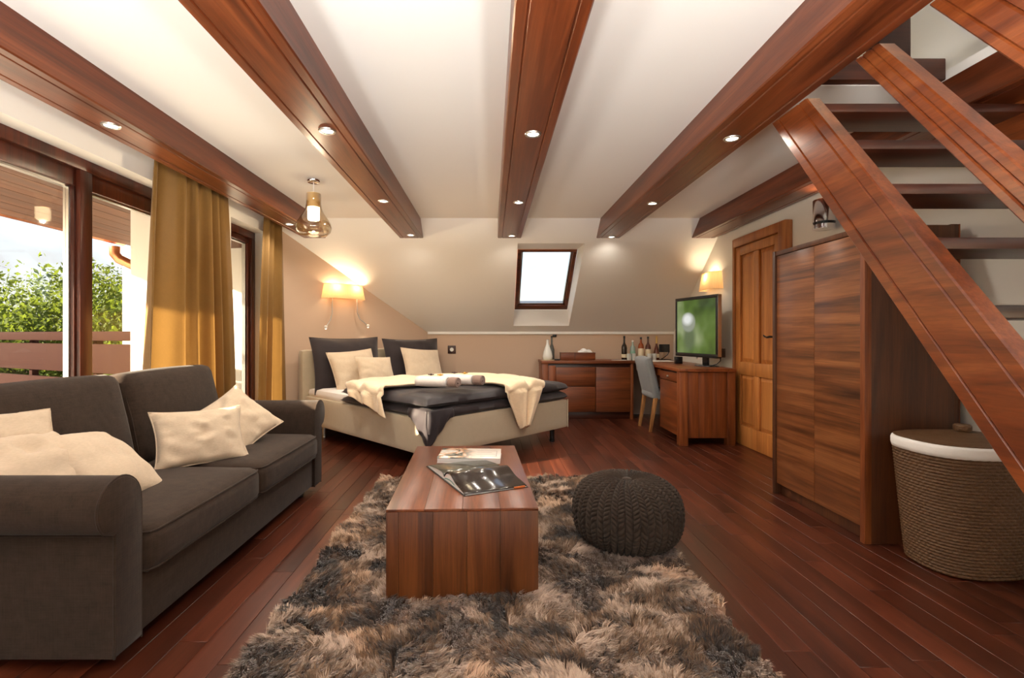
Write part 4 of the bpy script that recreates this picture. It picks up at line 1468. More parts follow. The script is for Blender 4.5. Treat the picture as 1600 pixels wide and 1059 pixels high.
# the duvet's corner hanging at the foot
rows = []
n = 41
for i in range(n):
    tt = -1 + 2 * i / (n - 1)              # below 0 along the bed side, above 0 along the foot
    e_ = abs(tt) * 0.24
    drop = 0.075 + max(0.0, 0.225 * (1 - abs(tt) * 1.15))
    row = []
    for j in range(14):
        q = j / 13
        wv = 0.012 * math.sin(tt * 9 + q * 3) * q
        ofs = 0.012 + 0.014 * math.sin(q * PI) + abs(wv) - 0.010 * q * (1 - abs(tt))
        if tt < 0:
            p = Vector((-BW - ofs, e_ - 0.012, 0.505 - q * drop))
        else:
            p = Vector((-BW - 0.012 + e_, -ofs - 0.008, 0.505 - q * drop))
        if abs(tt) < 0.08:
            p = Vector((-BW - ofs * 0.9, -ofs * 0.9, 0.505 - q * drop))
        row.append(BM @ p)
    rows.append(row)
G().grid(rows).obj('hanging_corner', 'duvet', duvet, smooth=True, angle=180, thick=0.006)

# fleece blanket thrown across the bed
blanket = thing('fleece_blanket', 'cream fleece blanket draped over the dark duvet and down the bed side', 'blanket', tuple(BM @ Vector((0, 0.6, 0.6))), BR)
ctrl = [((-1.20, 0.46), (-1.07, 1.02)), ((-0.98, 0.50), (-0.98, 1.12)), ((-0.80, 0.52), (-0.80, 1.24)), ((-0.55, 0.50), (-0.52, 1.28)), ((-0.30, 0.42), (-0.15, 1.26)), ((-0.14, 0.28), (0.32, 1.12)),
        ((-0.10, 0.10), (0.62, 0.78)), ((-0.09, -0.02), (0.60, 0.34)), ((-0.07, -0.13), (0.48, -0.02)), ((0.01, -0.27), (0.40, -0.20)), ((0.11, -0.45), (0.22, -0.44))]


def lerp2(seq, t):
    k = min(int(t), len(seq) - 2)
    f = t - k

    def cat(p0, p1, p2, p3):
        return 0.5 * ((2 * p1) + (p2 - p0) * f + (2 * p0 - 5 * p1 + 4 * p2 - p3) * f * f + (3 * p1 - p0 - 3 * p2 + p3) * f ** 3)
    q = [seq[max(k - 1, 0)], seq[k], seq[k + 1], seq[min(k + 2, len(seq) - 1)]]
    return tuple(tuple(cat(*[q[m][s][c] for m in range(4)]) for c in range(2)) for s in range(2))


rows = []
nu, nv = 110, 44
for i in range(nu):
    (ax, ay), (bx_, by_) = lerp2(ctrl, i / (nu - 1) * (len(ctrl) - 1))
    row = []
    for j in range(nv):
        s = j / (nv - 1)
        s2 = s + 0.03 * math.sin(s * 12 + i * 0.12)
        x = ax + (bx_ - ax) * s2
        y = ay + (by_ - ay) * s2
        fold = math.sin(s * 15 + 0.045 * i + 1.2 * math.sin(i * 0.05)) * 0.017 + math.sin(s * 27 + i * 0.1) * 0.008
        nz = float(vnoise(np.array([x * 6 + 10]), np.array([y * 6 + 10]), 21)[0]) * 0.022
        ed = min(1.0, 6 * min(s, 1 - s) + 0.2)
        top = 0.640 + fold * ed + nz
        px, py, pz = drape(x, y, top, edge_x=BW + 0.035, edge_y=-0.022)
        if pz < 0.58:
            if y < -0.02:
                py -= fold * 1.3 + 0.012
            if x < -BW:
                px -= fold * 1.2 + 0.008
        row.append(BM @ Vector((px, py, pz)))
    rows.append(row)
G().grid(rows).obj('cloth', 'blanket', blanket, smooth=True, angle=180, thick=0.012)

# bed pillows
lx = Vector((math.cos(BR), math.sin(BR), 0))
ly = Vector((-math.sin(BR), math.cos(BR), 0))


def bed_pillow(name, label, x, y, z, w, h, t, mat, seed, tilt=0.35, roll=0.0, bow=0.06, group=None):
    nrm_ = (-ly * math.cos(tilt) + Vector((0, 0, 1)) * math.sin(tilt))
    up_ = Vector((0, 0, 1)) + lx * roll
    c_ = BM @ Vector((x, y, z))
    return pillow(name, label, 'pillow', tuple(c_), nrm_, up_, w, h, t, mat, seed, group, bow=bow, wrinkle=0.008)


bed_pillow('bed_pillow', 'large dark pillow at the curtain side of the headboard', -0.455, 2.02, 0.755, 0.84, 0.62, 0.17, 'pillow_dark', 4, 0.22, bow=0.07)
bed_pillow('bed_pillow', 'large dark pillow at the knee wall side of the headboard', 0.445, 2.02, 0.745, 0.84, 0.60, 0.17, 'pillow_dark', 7, 0.22, bow=0.07)
bed_pillow('bed_pillow', 'cream fur pillow leaning on the dark pillow by the curtain', -0.49, 1.80, 0.70, 0.55, 0.47, 0.17, 'cream', 11, 0.45, -0.06)
bed_pillow('bed_pillow', 'smallest cream pillow in front of the fur pillow', -0.36, 1.60, 0.70, 0.43, 0.33, 0.13, 'cream', 14, 0.5, 0.05)
bed_pillow('bed_pillow', 'cream pillow leaning on the dark pillow by the knee wall', 0.42, 1.80, 0.715, 0.55, 0.44, 0.16, 'cream', 17, 0.45, 0.08)


# rolled towels
def towel_roll(label, a, b_, rad, mat, seed, turns=2.6, flat=0.8, tail=True):
    a, b_ = Vector(a), Vector(b_)
    ax = (b_ - a).normalized()
    side = ax.cross(Vector((0, 0, 1))).normalized()
    up_ = Vector((0, 0, 1))
    t = thing('rolled_towel', label, 'towel', tuple((a + b_) / 2 - up_ * rad * flat), group='rolled towels on the bed')
    g = G()
    pts = []
    n = 64
    for k in range(n):
        q = k / (n - 1)
        an = q * turns * 2 * PI
        r = rad * (0.14 + 0.86 * q)
        pts.append((r * math.cos(an), r * math.sin(an) * flat))
    rows = []
    for s in np.linspace(0, 1, 9):
        p = a + (b_ - a) * s
        w = 1.0 - 0.06 * abs(2 * s - 1) ** 6
        rows.append([p + side * c[0] * w + up_ * c[1] * w for c in pts])
    g.grid(rows).obj('terry_cloth', mat, t, smooth=True, angle=180, thick=0.012)
    return t


tz_ = 0.665


def bl(x, y, z=0.0):
    return BM @ Vector((x, y, z))


pA, pB = Vector((-0.62, 4.16, 0.69)), Vector((-0.30, 4.03, 0.69))
towel_roll('white rolled towel lying nearest the foot corner of the bed', pA, pB - (pB - pA) * 0.16, 0.058, 'towel_w', 1)
towel_roll('taupe rolled towel at the end of the white roll on the foot corner', pB - (pB - pA) * 0.12, pB + (pB - pA) * 0.10, 0.056, 'towel_b', 2)
pA, pB = Vector((-0.42, 4.24, 0.70)), Vector((-0.10, 4.12, 0.70))
towel_roll('white rolled towel lying behind the foot corner roll on the blanket edge', pA, pB - (pB - pA) * 0.16, 0.058, 'towel_w', 3)
towel_roll('taupe rolled towel at the end of the white roll on the blanket edge', pB - (pB - pA) * 0.12, pB + (pB - pA) * 0.10, 0.056, 'towel_b', 4)
M['trinket_dark'] = plain('trinket_dark', lin(70, 46, 40), 0.3)
M['trinket_gold'] = plain('trinket_gold', lin(200, 150, 50), 0.3)
for k, (x, y, z, m2, lb) in enumerate(((-0.50, 4.12, 0.742, 'trinket_dark', 'dark'), (-0.42, 4.09, 0.742, 'trinket_gold', 'amber'), (-0.31, 4.20, 0.752, 'trinket_dark', 'brown'), (-0.22, 4.16, 0.752, 'trinket_gold', 'yellow'))):
    t = thing('wrapped_sweet', 'tiny %s wrapped sweet on top of the %s rolled towel' % (lb, 'front' if k < 2 else 'rear'), 'sweet', (x, y, z), group='sweets on the towels')
    G().lathe([(0.0, 0.0), (0.012, 0.002), (0.014, 0.008), (0.010, 0.015), (0.0, 0.018)], (x, y, z), 12).obj('sweet', m2, t, smooth=True)
    G().tube([(x - 0.024, y, z + 0.010), (x - 0.012, y, z + 0.008), (x + 0.012, y, z + 0.008), (x + 0.024, y, z + 0.010)], [0.006, 0.003, 0.003, 0.006], 6).obj('wrapper', m2, t, smooth=True)

# ================================================================== SIDEBOARD AND DESK
sb = thing('sideboard', 'long teak sideboard with drawers under the knee wall', 'sideboard', (1.245, 6.53, 0))
SY0, SY1 = 6.32, 6.735
box('side_panel', 0.657, 0.735, SY0 - 0.005, SY1, 0.0, 0.715, 'teak_z', sb)
box('side_panel', 1.795, 1.828, SY0, SY1, 0.0, 0.715, 'teak_z', sb)
box('top', 0.645, 1.828, SY0 - 0.02, SY1, 0.715, 0.752, 'teak_x', sb, 0.004)
box('carcass', 0.735, 1.795, SY0 + 0.03, SY1, 0.09, 0.714, 'tread', sb)
box('plinth', 0.735, 1.795, SY0 + 0.05, SY0 + 0.07, 0.0, 0.09, 'tread', sb)
box('front_stile', 0.738, 0.83, SY0, SY0 + 0.03, 0.09, 0.69, 'teak_z', sb)
box('drawer', 0.834, 1.342, SY0, SY0 + 0.03, 0.425, 0.668, 'teak_x', sb)
box('drawer', 0.834, 1.342, SY0, SY0 + 0.03, 0.095, 0.418, 'teak_x', sb)
box('cupboard_door', 1.348, 1.792, SY0, SY0 + 0.03, 0.095, 0.668, 'teak_x', sb)

dk = thing('desk', 'teak writing desk with a drawer pedestal along the wall by the door', 'desk', (2.1, 5.75, 0))
DY0, DY1, DX0, DX1 = 4.80, 6.735, 1.838, 2.382
box('top', DX0 - 0.008, DX1 + 0.006, DY0 - 0.01, DY1, 0.722, 0.754, 'teak_y', dk, 0.004)
box('leg', DX0 + 0.002, DX0 + 0.085, DY0, DY0 + 0.08, 0.0, 0.722, 'teak_z', dk)
box('leg', DX1 - 0.075, DX1, DY0, DY0 + 0.08, 0.0, 0.722, 'teak_z', dk)
xs = [DX0 + 0.087, DX0 + 0.19, DX0 + 0.33, DX1 - 0.077]
for k in range(3):
    box('end_board', xs[k], xs[k + 1] - 0.0012, DY0 + 0.012, DY0 + 0.04, 0.075, 0.718, 'teak_z', dk, 0.002)
box('drawer', DX0 + 0.012, DX0 + 0.035, DY0 + 0.085, 5.39, 0.612, 0.700, 'teak_y', dk)
o = box('pedestal_door', DX0 + 0.012, DX0 + 0.035, DY0 + 0.085, 5.39, 0.085, 0.605, 'teak_y', dk)
box('pedestal_body', DX0 + 0.037, DX1, DY0 + 0.082, 5.39, 0.085, 0.714, 'tread', dk)
G().lathe([(0.0, 0.022), (0.008, 0.021), (0.011, 0.016), (0.008, 0.010), (0.005, 0.006), (0.006, 0.0)], (0, 0, 0), 14, Matrix.Translation((DX0 + 0.012, 5.13, 0.655)) @ Matrix.Rotation(-PI / 2, 4, 'Y')).obj('knob', 'steel', dk, smooth=True)
box('apron', DX0 + 0.02, DX0 + 0.04, 5.392, 6.30, 0.635, 0.715, 'teak_y', dk)
box('back_panel', DX1 - 0.025, DX1, 5.392, DY1, 0.09, 0.714, 'tread', dk)
box('leg', DX1 - 0.075, DX1 - 0.026, DY1 - 0.08, DY1, 0.0, 0.714, 'teak_z', dk)

# ---- upholstered chair facing the desk
ch = thing('desk_chair', 'grey upholstered chair with oak legs pushed up to the desk', 'chair', (1.97, 5.69, 0))
m = Matrix.Translation((1.845, 0, 0.44)) @ Matrix.Rotation(math.radians(-13), 4, 'Y')
rounded(-0.045, 0.035, 5.46, 5.91, -0.06, 0.40, 0.025, (0.01, 0, 0.01), 8, m).obj('backrest', 'chair_fabric', ch, smooth=True, angle=50)
rounded(1.80, 2.25, 5.465, 5.905, 0.365, 0.465, 0.03, (0.01, 0.005, 0.015), 8).obj('seat', 'chair_fabric', ch, smooth=True, angle=50)
for x0, x1, y in ((1.835, 1.775, 5.49), (1.835, 1.775, 5.88), (2.21, 2.23, 5.49), (2.21, 2.23, 5.88)):
    g = G()
    a, b_ = 0.021, 0.015
    g.add([(x1 - b_, y - b_, 0), (x1 + b_, y - b_, 0), (x1 + b_, y + b_, 0), (x1 - b_, y + b_, 0), (x0 - a, y - a, 0.38), (x0 + a, y - a, 0.38), (x0 + a, y + a, 0.38), (x0 - a, y + a, 0.38)],
          [(0, 3, 2, 1), (4, 5, 6, 7), (0, 1, 5, 4), (1, 2, 6, 5), (2, 3, 7, 6), (3, 0, 4, 7)])
    g.obj('leg', 'chair_leg', ch, bevel=0.003)

# ---- television
tvn, tvf = Vector((2.28, 4.95, 0)), Vector((2.12, 5.65, 0))
tw_ = (tvn - tvf).length
tx_ = (tvn - tvf).normalized()
tnorm = Vector((0, 0, 1)).cross(tx_)
if tnorm.x > 0:
    tnorm = -tnorm
TVM = Matrix.Identity(4)
tc0 = (tvn + tvf) / 2
for i in range(3):
    TVM[i][0], TVM[i][1], TVM[i][2] = tx_[i], tnorm[i], (0, 0, 1)[i]
TVM[0][3], TVM[1][3], TVM[2][3] = tc0.x, tc0.y, 0
tv = thing('television', 'flat television showing a pale ball on green grass, standing on the desk', 'television', (tc0.x, tc0.y, 0.754))
hw = tw_ / 2
G().box(-hw, hw, -0.045, 0.0, 0.845, 1.495, TVM).obj('case', 'black', tv, bevel=0.006)
G().box(-hw, hw, -0.012, 0.006, 1.462, 1.495, TVM).obj('bezel', 'black', tv, bevel=0.003)
G().box(-hw, hw, -0.012, 0.006, 0.845, 0.885, TVM).obj('bezel', 'black', tv, bevel=0.003)
G().box(-hw, -hw + 0.03, -0.012, 0.006, 0.886, 1.461, TVM).obj('bezel', 'black', tv, bevel=0.003)
G().box(hw - 0.03, hw, -0.012, 0.006, 0.886, 1.461, TVM).obj('bezel', 'black', tv, bevel=0.003)
G().box(hw - 0.001, hw + 0.006, -0.04, 0.002, 0.86, 1.49, TVM).obj('side_strip', 'steel', tv, bevel=0.002)
ms_, nt, b = new_mat('tv_picture')
tc = N(nt, 'ShaderNodeTexCoord')
sep = N(nt, 'ShaderNodeSeparateXYZ')
nt.links.new(tc.outputs['Generated'], sep.inputs[0])
no = N(nt, 'ShaderNodeTexNoise', Scale=2.2, Detail=2.0)
mp = N(nt, 'ShaderNodeMapping')
mp.inputs['Scale'].default_value = (0.0, 0.8, 0.7)
nt.links.new(tc.outputs['Generated'], mp.inputs['Vector'])
nt.links.new(mp.outputs[0], no.inputs['Vector'])
rp = N(nt, 'ShaderNodeValToRGB')
e = rp.color_ramp.elements
e[0].position, e[0].color = 0.32, lin(46, 66, 24)
e[1].position, e[1].color = 0.70, lin(150, 164, 118)
k_ = e.new(0.5)
k_.color = lin(88, 116, 46)
nt.links.new(no.outputs['Fac'], rp.inputs['Fac'])


def blob(cx, cz, rx, rz, soft):
    a = N(nt, 'ShaderNodeMath', operation='SUBTRACT')
    a.inputs[1].default_value = cx
    nt.links.new(sep.outputs['Y'], a.inputs[0])
    a2 = N(nt, 'ShaderNodeMath', operation='DIVIDE')
    a2.inputs[1].default_value = rx
    nt.links.new(a.outputs[0], a2.inputs[0])
    c = N(nt, 'ShaderNodeMath', operation='SUBTRACT')
    c.inputs[1].default_value = cz
    nt.links.new(sep.outputs['Z'], c.inputs[0])
    c2 = N(nt, 'ShaderNodeMath', operation='DIVIDE')
    c2.inputs[1].default_value = rz
    nt.links.new(c.outputs[0], c2.inputs[0])
    h_ = N(nt, 'ShaderNodeCombineXYZ')
    nt.links.new(a2.outputs[0], h_.inputs[0])
    nt.links.new(c2.outputs[0], h_.inputs[1])
    ln = N(nt, 'ShaderNodeVectorMath', operation='LENGTH')
    nt.links.new(h_.outputs[0], ln.inputs[0])
    r = N(nt, 'ShaderNodeMapRange')
    r.inputs['From Min'].default_value = 1.0
    r.inputs['From Max'].default_value = 1.0 - soft
    nt.links.new(ln.outputs['Value'], r.inputs['Value'])
    return r.outputs[0]


prev = rp.outputs['Color']
for cx, cz, rx, rz, soft, colr in ((0.66, 0.28, 0.20, 0.34, 0.5, lin(96, 112, 78)), (0.68, 0.58, 0.20, 0.20, 0.2, lin(150, 156, 140)), (0.71, 0.64, 0.17, 0.14, 0.6, lin(240, 242, 238))):
    mx_ = N(nt, 'ShaderNodeMix', data_type='RGBA')
    mx_.inputs[7].default_value = colr
    nt.links.new(blob(cx, cz, rx, rz, soft), mx_.inputs[0])
    nt.links.new(prev, mx_.inputs[6])
    prev = mx_.outputs[2]
nt.links.new(prev, b.inputs['Emission Color'])
b.inputs['Emission Strength'].default_value = 0.85
b.inputs['Base Color'].default_value = (0.01, 0.01, 0.01, 1)
b.inputs['Roughness'].default_value = 0.15
G().box(-hw + 0.03, hw - 0.03, -0.011, 0.0015, 0.886, 1.461, TVM).obj('screen', ms_, tv)
G().box(0.05, 0.13, -0.075, -0.045, 0.76, 1.05, TVM).obj('neck', 'black', tv, bevel=0.005)
G().lathe([(0.0, 0.012), (0.10, 0.012), (0.135, 0.006), (0.14, 0.0)], (0, 0, 0), 36, TVM @ Matrix.Translation((0.12, -0.05, 0.754)) @ Matrix.Scale(1.2, 4, (1, 0, 0)) @ Matrix.Scale(0.62, 4, (0, 1, 0))).obj('base_plate', 'black', tv, smooth=True)
G().lathe([(0, -0.004), (0.012, -0.004), (0.012, 0.004), (0.0, 0.004)], (0, 0, 0), 14, TVM @ Matrix.Translation((0.02, -0.003, 0.842)) @ Matrix.Rotation(PI / 2, 4, 'X')).obj('power_button', 'steel', tv, smooth=True)
t = thing('set_top_box', 'small black box clipped behind the television edge with a cable', 'box', (2.33, 5.0, 0.90))
box('case', 2.30, 2.36, 4.955, 5.05, 0.855, 0.945, 'black', t, 0.004)
G().tube([(2.33, 5.0, 0.857), (2.32, 4.98, 0.82), (2.29, 5.0, 0.785), (2.25, 5.06, 0.762), (2.22, 5.14, 0.760)], 0.005, 8).obj('cable', 'black', t, smooth=True)
box('speaker', 2.105, 2.18, 5.60, 5.66, 0.754, 0.835, 'black', None, 0.004, loc=(2.14, 5.63, 0.754))
tag(bpy.data.objects['speaker'], 'small black loudspeaker block under the far television corner', 'speaker')


# ---- bottles and small things on the sideboard and desk
def bottle(label, x, y, prof, mat, cap_mat, capz, caph, capr, band=None, group='liquor bottles on the sideboard', name='bottle', cat='bottle'):
    z = 0.7545
    t = thing(name, label, cat, (x, y, z), group=group)
    G().lathe(prof, (x, y, z), 24).obj('glass_body', mat, t, smooth=True, angle=60)
    if caph:
        G().lathe([(capr, 0), (capr, caph), (0.0, caph + 0.001)], (x, y, z + capz), 18).obj('cap', cap_mat, t, smooth=True)
    if band:
        r_, z0_, z1_, m_ = band
        G().lathe([(r_ + 0.0008, z0_), (r_ + 0.0008, z1_)], (x, y, z), 24, cap=False).obj('paper_label', m_, t, smooth=True)
    return t


M['dark_glass'] = plain('dark_bottle_glass', lin(34, 22, 14), 0.08)
M['clear_glass'] = plain('pale_bottle_glass', lin(150, 168, 160), 0.08)
M['whisky'] = plain('amber_bottle_glass', lin(138, 64, 22), 0.08)
M['brown_glass'] = plain('brown_bottle_glass', lin(80, 38, 22), 0.08)
M['lab_cream'] = plain('cream_label', lin(220, 206, 176), 0.6)
M['lab_gold'] = plain('gold_label', lin(190, 150, 80), 0.5)
M['lab_green'] = plain('green_label', lin(130, 170, 150), 0.6)
M['tumbler'] = plain('tumbler_glass', lin(196, 196, 190), 0.1)
P1 = [(0.034, 0), (0.036, 0.006), (0.036, 0.16), (0.032, 0.185), (0.016, 0.215), (0.012, 0.235), (0.012, 0.29)]
P2 = [(0.033, 0), (0.034, 0.006), (0.034, 0.15), (0.030, 0.17), (0.014, 0.19), (0.012, 0.21), (0.012, 0.24)]
P3 = [(0.036, 0), (0.037, 0.006), (0.037, 0.18), (0.030, 0.205), (0.015, 0.225), (0.013, 0.25), (0.013, 0.275)]
bottle('dark liquor bottle with a cream label, tallest and first of the row', 1.765, 6.52, P1, 'dark_glass', 'black', 0.285, 0.03, 0.0135, (0.036, 0.03, 0.075, 'lab_cream'))
bottle('clear pale-green spirit bottle between dark and amber bottles', 1.885, 6.55, P2, 'clear_glass', 'white_plastic', 0.238, 0.018, 0.013, (0.034, 0.04, 0.12, 'lab_green'))
bottle('amber whisky bottle with a tall cream label', 1.985, 6.52, P3, 'whisky', 'black', 0.27, 0.028, 0.014, (0.037, 0.05, 0.15, 'lab_cream'))
bottle('brown bottle with a narrow pale label beside the whisky', 2.085, 6.54, P1, 'brown_glass', 'iron', 0.28, 0.026, 0.0135, (0.036, 0.05, 0.14, 'lab_cream'))
bottle('dark red bottle with a long gold neck, last of the row', 2.185, 6.50, [(0.034, 0), (0.036, 0.006), (0.036, 0.10), (0.026, 0.15), (0.015, 0.19), (0.011, 0.23), (0.011, 0.27)], 'brown_glass', 'lab_gold', 0.215, 0.10, 0.0125, (0.036, 0.03, 0.08, 'lab_cream'))
TP = [(0.026, 0), (0.030, 0.085), (0.028, 0.085), (0.024, 0.006), (0.0, 0.005)]
for k, (x, y, lb) in enumerate(((1.80, 6.42, 'in front of the dark bottle'), (1.87, 6.44, 'in front of the clear spirit bottle'), (2.06, 6.40, 'in front of the brown bottle'), (2.13, 6.43, 'in front of the gold-necked bottle'))):
    t = thing('tumbler', 'small clear drinking glass ' + lb, 'glass', (x, y, 0.7545), group='drinking glasses on the sideboard')
    G().lathe(TP, (x, y, 0.7545), 20).obj('bowl', 'tumbler', t, smooth=True)
    G().lathe([(0.0265, 0), (0.0265, 0.008), (0.0, 0.008)], (x, y, 0.7545), 20).obj('base', 'ceramic', t, smooth=True)
bottle('white teardrop carafe at the bed end of the sideboard', 0.748, 6.50, [(0.045, 0), (0.062, 0.012), (0.066, 0.045), (0.056, 0.10), (0.034, 0.165), (0.018, 0.21), (0.015, 0.25), (0.018, 0.262)], 'ceramic', 'steel', 0.255, 0.012, 0.016, None, 'table carafes', 'carafe', 'carafe')
bottle('slim dark grey bottle standing right behind the white carafe', 0.815, 6.60, [(0.034, 0), (0.036, 0.006), (0.036, 0.13), (0.026, 0.17), (0.013, 0.21), (0.012, 0.30)], plain('grey_glass', lin(84, 86, 82), 0.15), 'iron', 0.297, 0.016, 0.0135)
t = thing('wooden_box', 'teak tissue and tea box on the sideboard', 'box', (1.14, 6.55, 0.7545))
box('body', 0.925, 1.375, 6.48, 6.62, 0.7545, 0.838, 'teak_x', t)
box('lid', 0.922, 1.102, 6.477, 6.623, 0.838, 0.850, 'teak_x', t)
box('lid', 1.108, 1.378, 6.477, 6.623, 0.838, 0.850, 'teak_x', t)
box('divider_strip', 1.102, 1.108, 6.478, 6.622, 0.756, 0.849, 'black_matt', t, 0)
rows = []
for i in range(16):
    row = []
    for j in range(9):
        a, c_ = i / 15, j / 8
        x = 1.15 + 0.19 * a
        y = 6.505 + 0.09 * c_
        z = 0.851 + (0.045 * math.sin(PI * a) ** 0.6 + 0.012 * math.sin(a * 13 + c_ * 5)) * math.sin(PI * c_) ** 0.5
        row.append((x, y, max(z, 0.851)))
    rows.append(row)
tag(G().grid(rows).obj('paper_tissue', 'paper', loc=(1.245, 6.55, 0.85), smooth=True, angle=180, thick=0.002), 'crumpled white tissue pulled out of the wooden box', 'tissue')
t = thing('note_card', 'small white card lying on the sideboard edge', 'card', (1.63, 6.40, 0.7525))
box('card', 1.57, 1.69, 6.37, 6.43, 0.7525, 0.757, 'paper', t, 0.001)
box('pen', 1.70, 1.76, 6.395, 6.405, 0.7525, 0.760, 'paper', t, 0.002)
t = thing('phone', 'small dark handset lying in front of the grey bottle', 'phone', (0.86, 6.40, 0.7525))
box('body', 0.825, 0.895, 6.37, 6.43, 0.7525, 0.772, 'black', t, 0.006)
box('keypad', 0.835, 0.885, 6.38, 6.42, 0.772, 0.774, 'steel', t, 0.001)
t = thing('coaster', 'pale round coaster under the white carafe', 'coaster', (0.745, 6.44, 0.7525))
G().lathe([(0.085, 0), (0.085, 0.002), (0.0, 0.002)], (0.748, 6.48, 0.7522), 28).obj('disc', 'lab_cream', t)
t = thing('menu_holder', 'black tilted menu holder beside the bottles', 'menu holder', (2.30, 6.52, 0.7545))
box('board', 2.225, 2.365, 6.515, 6.530, 0.855, 0.960, 'black', t, 0.002)
G().tube([(2.36, 6.525, 0.86), (2.34, 6.53, 0.82), (2.28, 6.53, 0.772), (2.25, 6.52, 0.762)], 0.006, 8).obj('arm', 'black', t, smooth=True)
box('foot', 2.22, 2.37, 6.47, 6.56, 0.7545, 0.763, 'black', t, 0.002)
t = thing('leaflets', 'pale open leaflet lying on the desk corner', 'leaflet', (2.05, 6.2, 0.7545))
box('sheet', 1.90, 2.28, 6.08, 6.32, 0.7545, 0.757, 'paper', t, 0.0005)
box('fold', 2.085, 2.095, 6.08, 6.32, 0.757, 0.759, 'paper', t, 0.0005)

# ---- wall socket
t = thing('wall_socket', 'dark brown square power socket on the knee wall beside the bed', 'socket', (-0.535, YB - 0.01, 0.883))
box('plate', -0.590, -0.480, YB - 0.012, YB, 0.828, 0.938, 'socket', t, 0.004)
G().lathe([(0.0, 0.0), (0.024, 0.0), (0.026, 0.003)], (0, 0, 0), 20, Matrix.Translation((-0.535, YB - 0.0125, 0.883)) @ Matrix.Rotation(PI / 2, 4, 'X')).obj('insert', 'ceramic', t, smooth=True)
t = thing('power_plug', 'tiny dark plug on the knee wall under the roof window', 'plug', (0.87, YB - 0.01, 1.085))
box('plate', 0.845, 0.895, YB - 0.022, YB - 0.0002, 1.055, 1.088, 'black', t, 0.003)
box('pin_cover', 0.858, 0.882, YB - 0.032, YB - 0.022, 1.062, 1.080, 'black_matt', t, 0.002)

# ================================================================== DOOR
dr = bpy.data.objects.new('door_1', None)
C.objects.link(dr)
dr.location = (2.47, 4.56, 0)
tag(dr, 'honey-coloured panelled wooden door beside the wardrobe', 'door', kind='structure')
XD = 2.470
box('jamb', 2.435, 2.4995, 4.08, 4.185, 0, 2.04, 'door_frame', dr, 0.005)
box('jamb', 2.445, 2.4995, 4.955, 4.995, 0, 2.04, 'door_frame', dr, 0.005)
box('head', 2.435, 2.4995, 4.186, 4.954, 1.955, 2.04, 'door_frame', dr, 0.005)
leaf = box('leaf_board', XD + 0.012, 2.4985, 4.19, 4.95, 0.004, 1.95, 'door', dr, 0)
for nm, y0, y1, z0, z1 in (('stile', 4.19, 4.275, 0.004, 1.95), ('stile', 4.865, 4.95, 0.004, 1.95), ('mid_stile', 4.525, 4.615, 0.20, 0.695), ('mid_stile', 4.525, 4.615, 0.82, 1.865),
                           ('rail', 4.276, 4.864, 1.866, 1.95), ('rail', 4.276, 4.864, 0.696, 0.819), ('rail', 4.276, 4.864, 0.004, 0.199)):
    box(nm, XD - 0.012, XD + 0.012, y0, y1, z0, z1, 'door', dr, 0.005)
for y0, y1 in ((4.278, 4.523), (4.617, 4.863)):
    for z0, z1 in ((0.202, 0.693), (0.822, 1.863)):
        g = G()
        s = 0.035
        g.add([(XD + 0.012, y0, z0), (XD + 0.012, y1, z0), (XD + 0.012, y1, z1), (XD + 0.012, y0, z1), (XD - 0.002, y0 + s, z0 + s), (XD - 0.002, y1 - s, z0 + s), (XD - 0.002, y1 - s, z1 - s), (XD - 0.002, y0 + s, z1 - s)],
              [(0, 1, 5, 4), (1, 2, 6, 5), (2, 3, 7, 6), (3, 0, 4, 7), (4, 5, 6, 7)])
        g.obj('panel', 'door', dr)
hp = box('lock_plate', XD - 0.018, XD - 0.012, 4.205, 4.245, 0.90, 1.14, 'brass', dr, 0.002)
G().tube([(XD - 0.014, 4.226, 1.065), (XD - 0.06, 4.226, 1.065), (XD - 0.066, 4.245, 1.067), (XD - 0.066, 4.29, 1.060), (XD - 0.066, 4.325, 1.066), (XD - 0.066, 4.345, 1.078)], [0.010, 0.009, 0.010, 0.009, 0.008, 0.006], 10).obj('handle', 'iron', dr, smooth=True)
rounded(XD - 0.034, XD - 0.018, 4.212, 4.238, 0.91, 1.03, 0.006, (0, 0, 0), 4).obj('escutcheon', 'iron', dr, smooth=True)

# ================================================================== WARDROBE
wd_ = thing('wardrobe', 'dark veneered wardrobe with horizontal grain beside the stairs', 'wardrobe', (2.17, 2.96, 0))
WX, WB, WY0, WY1, WH = 1.945, 2.395, 2.545, 3.385, 1.638
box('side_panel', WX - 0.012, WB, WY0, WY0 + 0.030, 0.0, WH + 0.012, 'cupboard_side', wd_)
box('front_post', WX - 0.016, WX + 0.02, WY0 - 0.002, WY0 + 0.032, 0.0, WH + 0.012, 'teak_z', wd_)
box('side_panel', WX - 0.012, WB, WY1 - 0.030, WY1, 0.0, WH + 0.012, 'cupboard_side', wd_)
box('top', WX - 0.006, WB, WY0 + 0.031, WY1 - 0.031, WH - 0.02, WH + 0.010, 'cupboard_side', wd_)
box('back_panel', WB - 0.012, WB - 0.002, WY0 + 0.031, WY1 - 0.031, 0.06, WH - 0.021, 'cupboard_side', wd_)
box('plinth', WX + 0.03, WX + 0.05, WY0 + 0.031, WY1 - 0.031, 0.0, 0.075, 'cupboard_side', wd_)
ym = (WY0 + WY1) / 2
zb_ = [0.078]
for k, (y0, y1) in enumerate(((WY0 + 0.032, ym - 0.0012), (ym + 0.0012, WY1 - 0.032))):
    box('wardrobe_door', WX, WX + 0.022, y0, y1, 0.076, WH - 0.022, 'cupboard', wd_, 0.0015)
t = thing('storage_case', 'dark wooden storage board standing against the wall behind the wardrobe end', 'board', (2.44, 2.60, 0))
box('board', 2.40, 2.44, 2.57, 2.63, 0.0, 1.66, 'cupboard_side', t, 0.003)
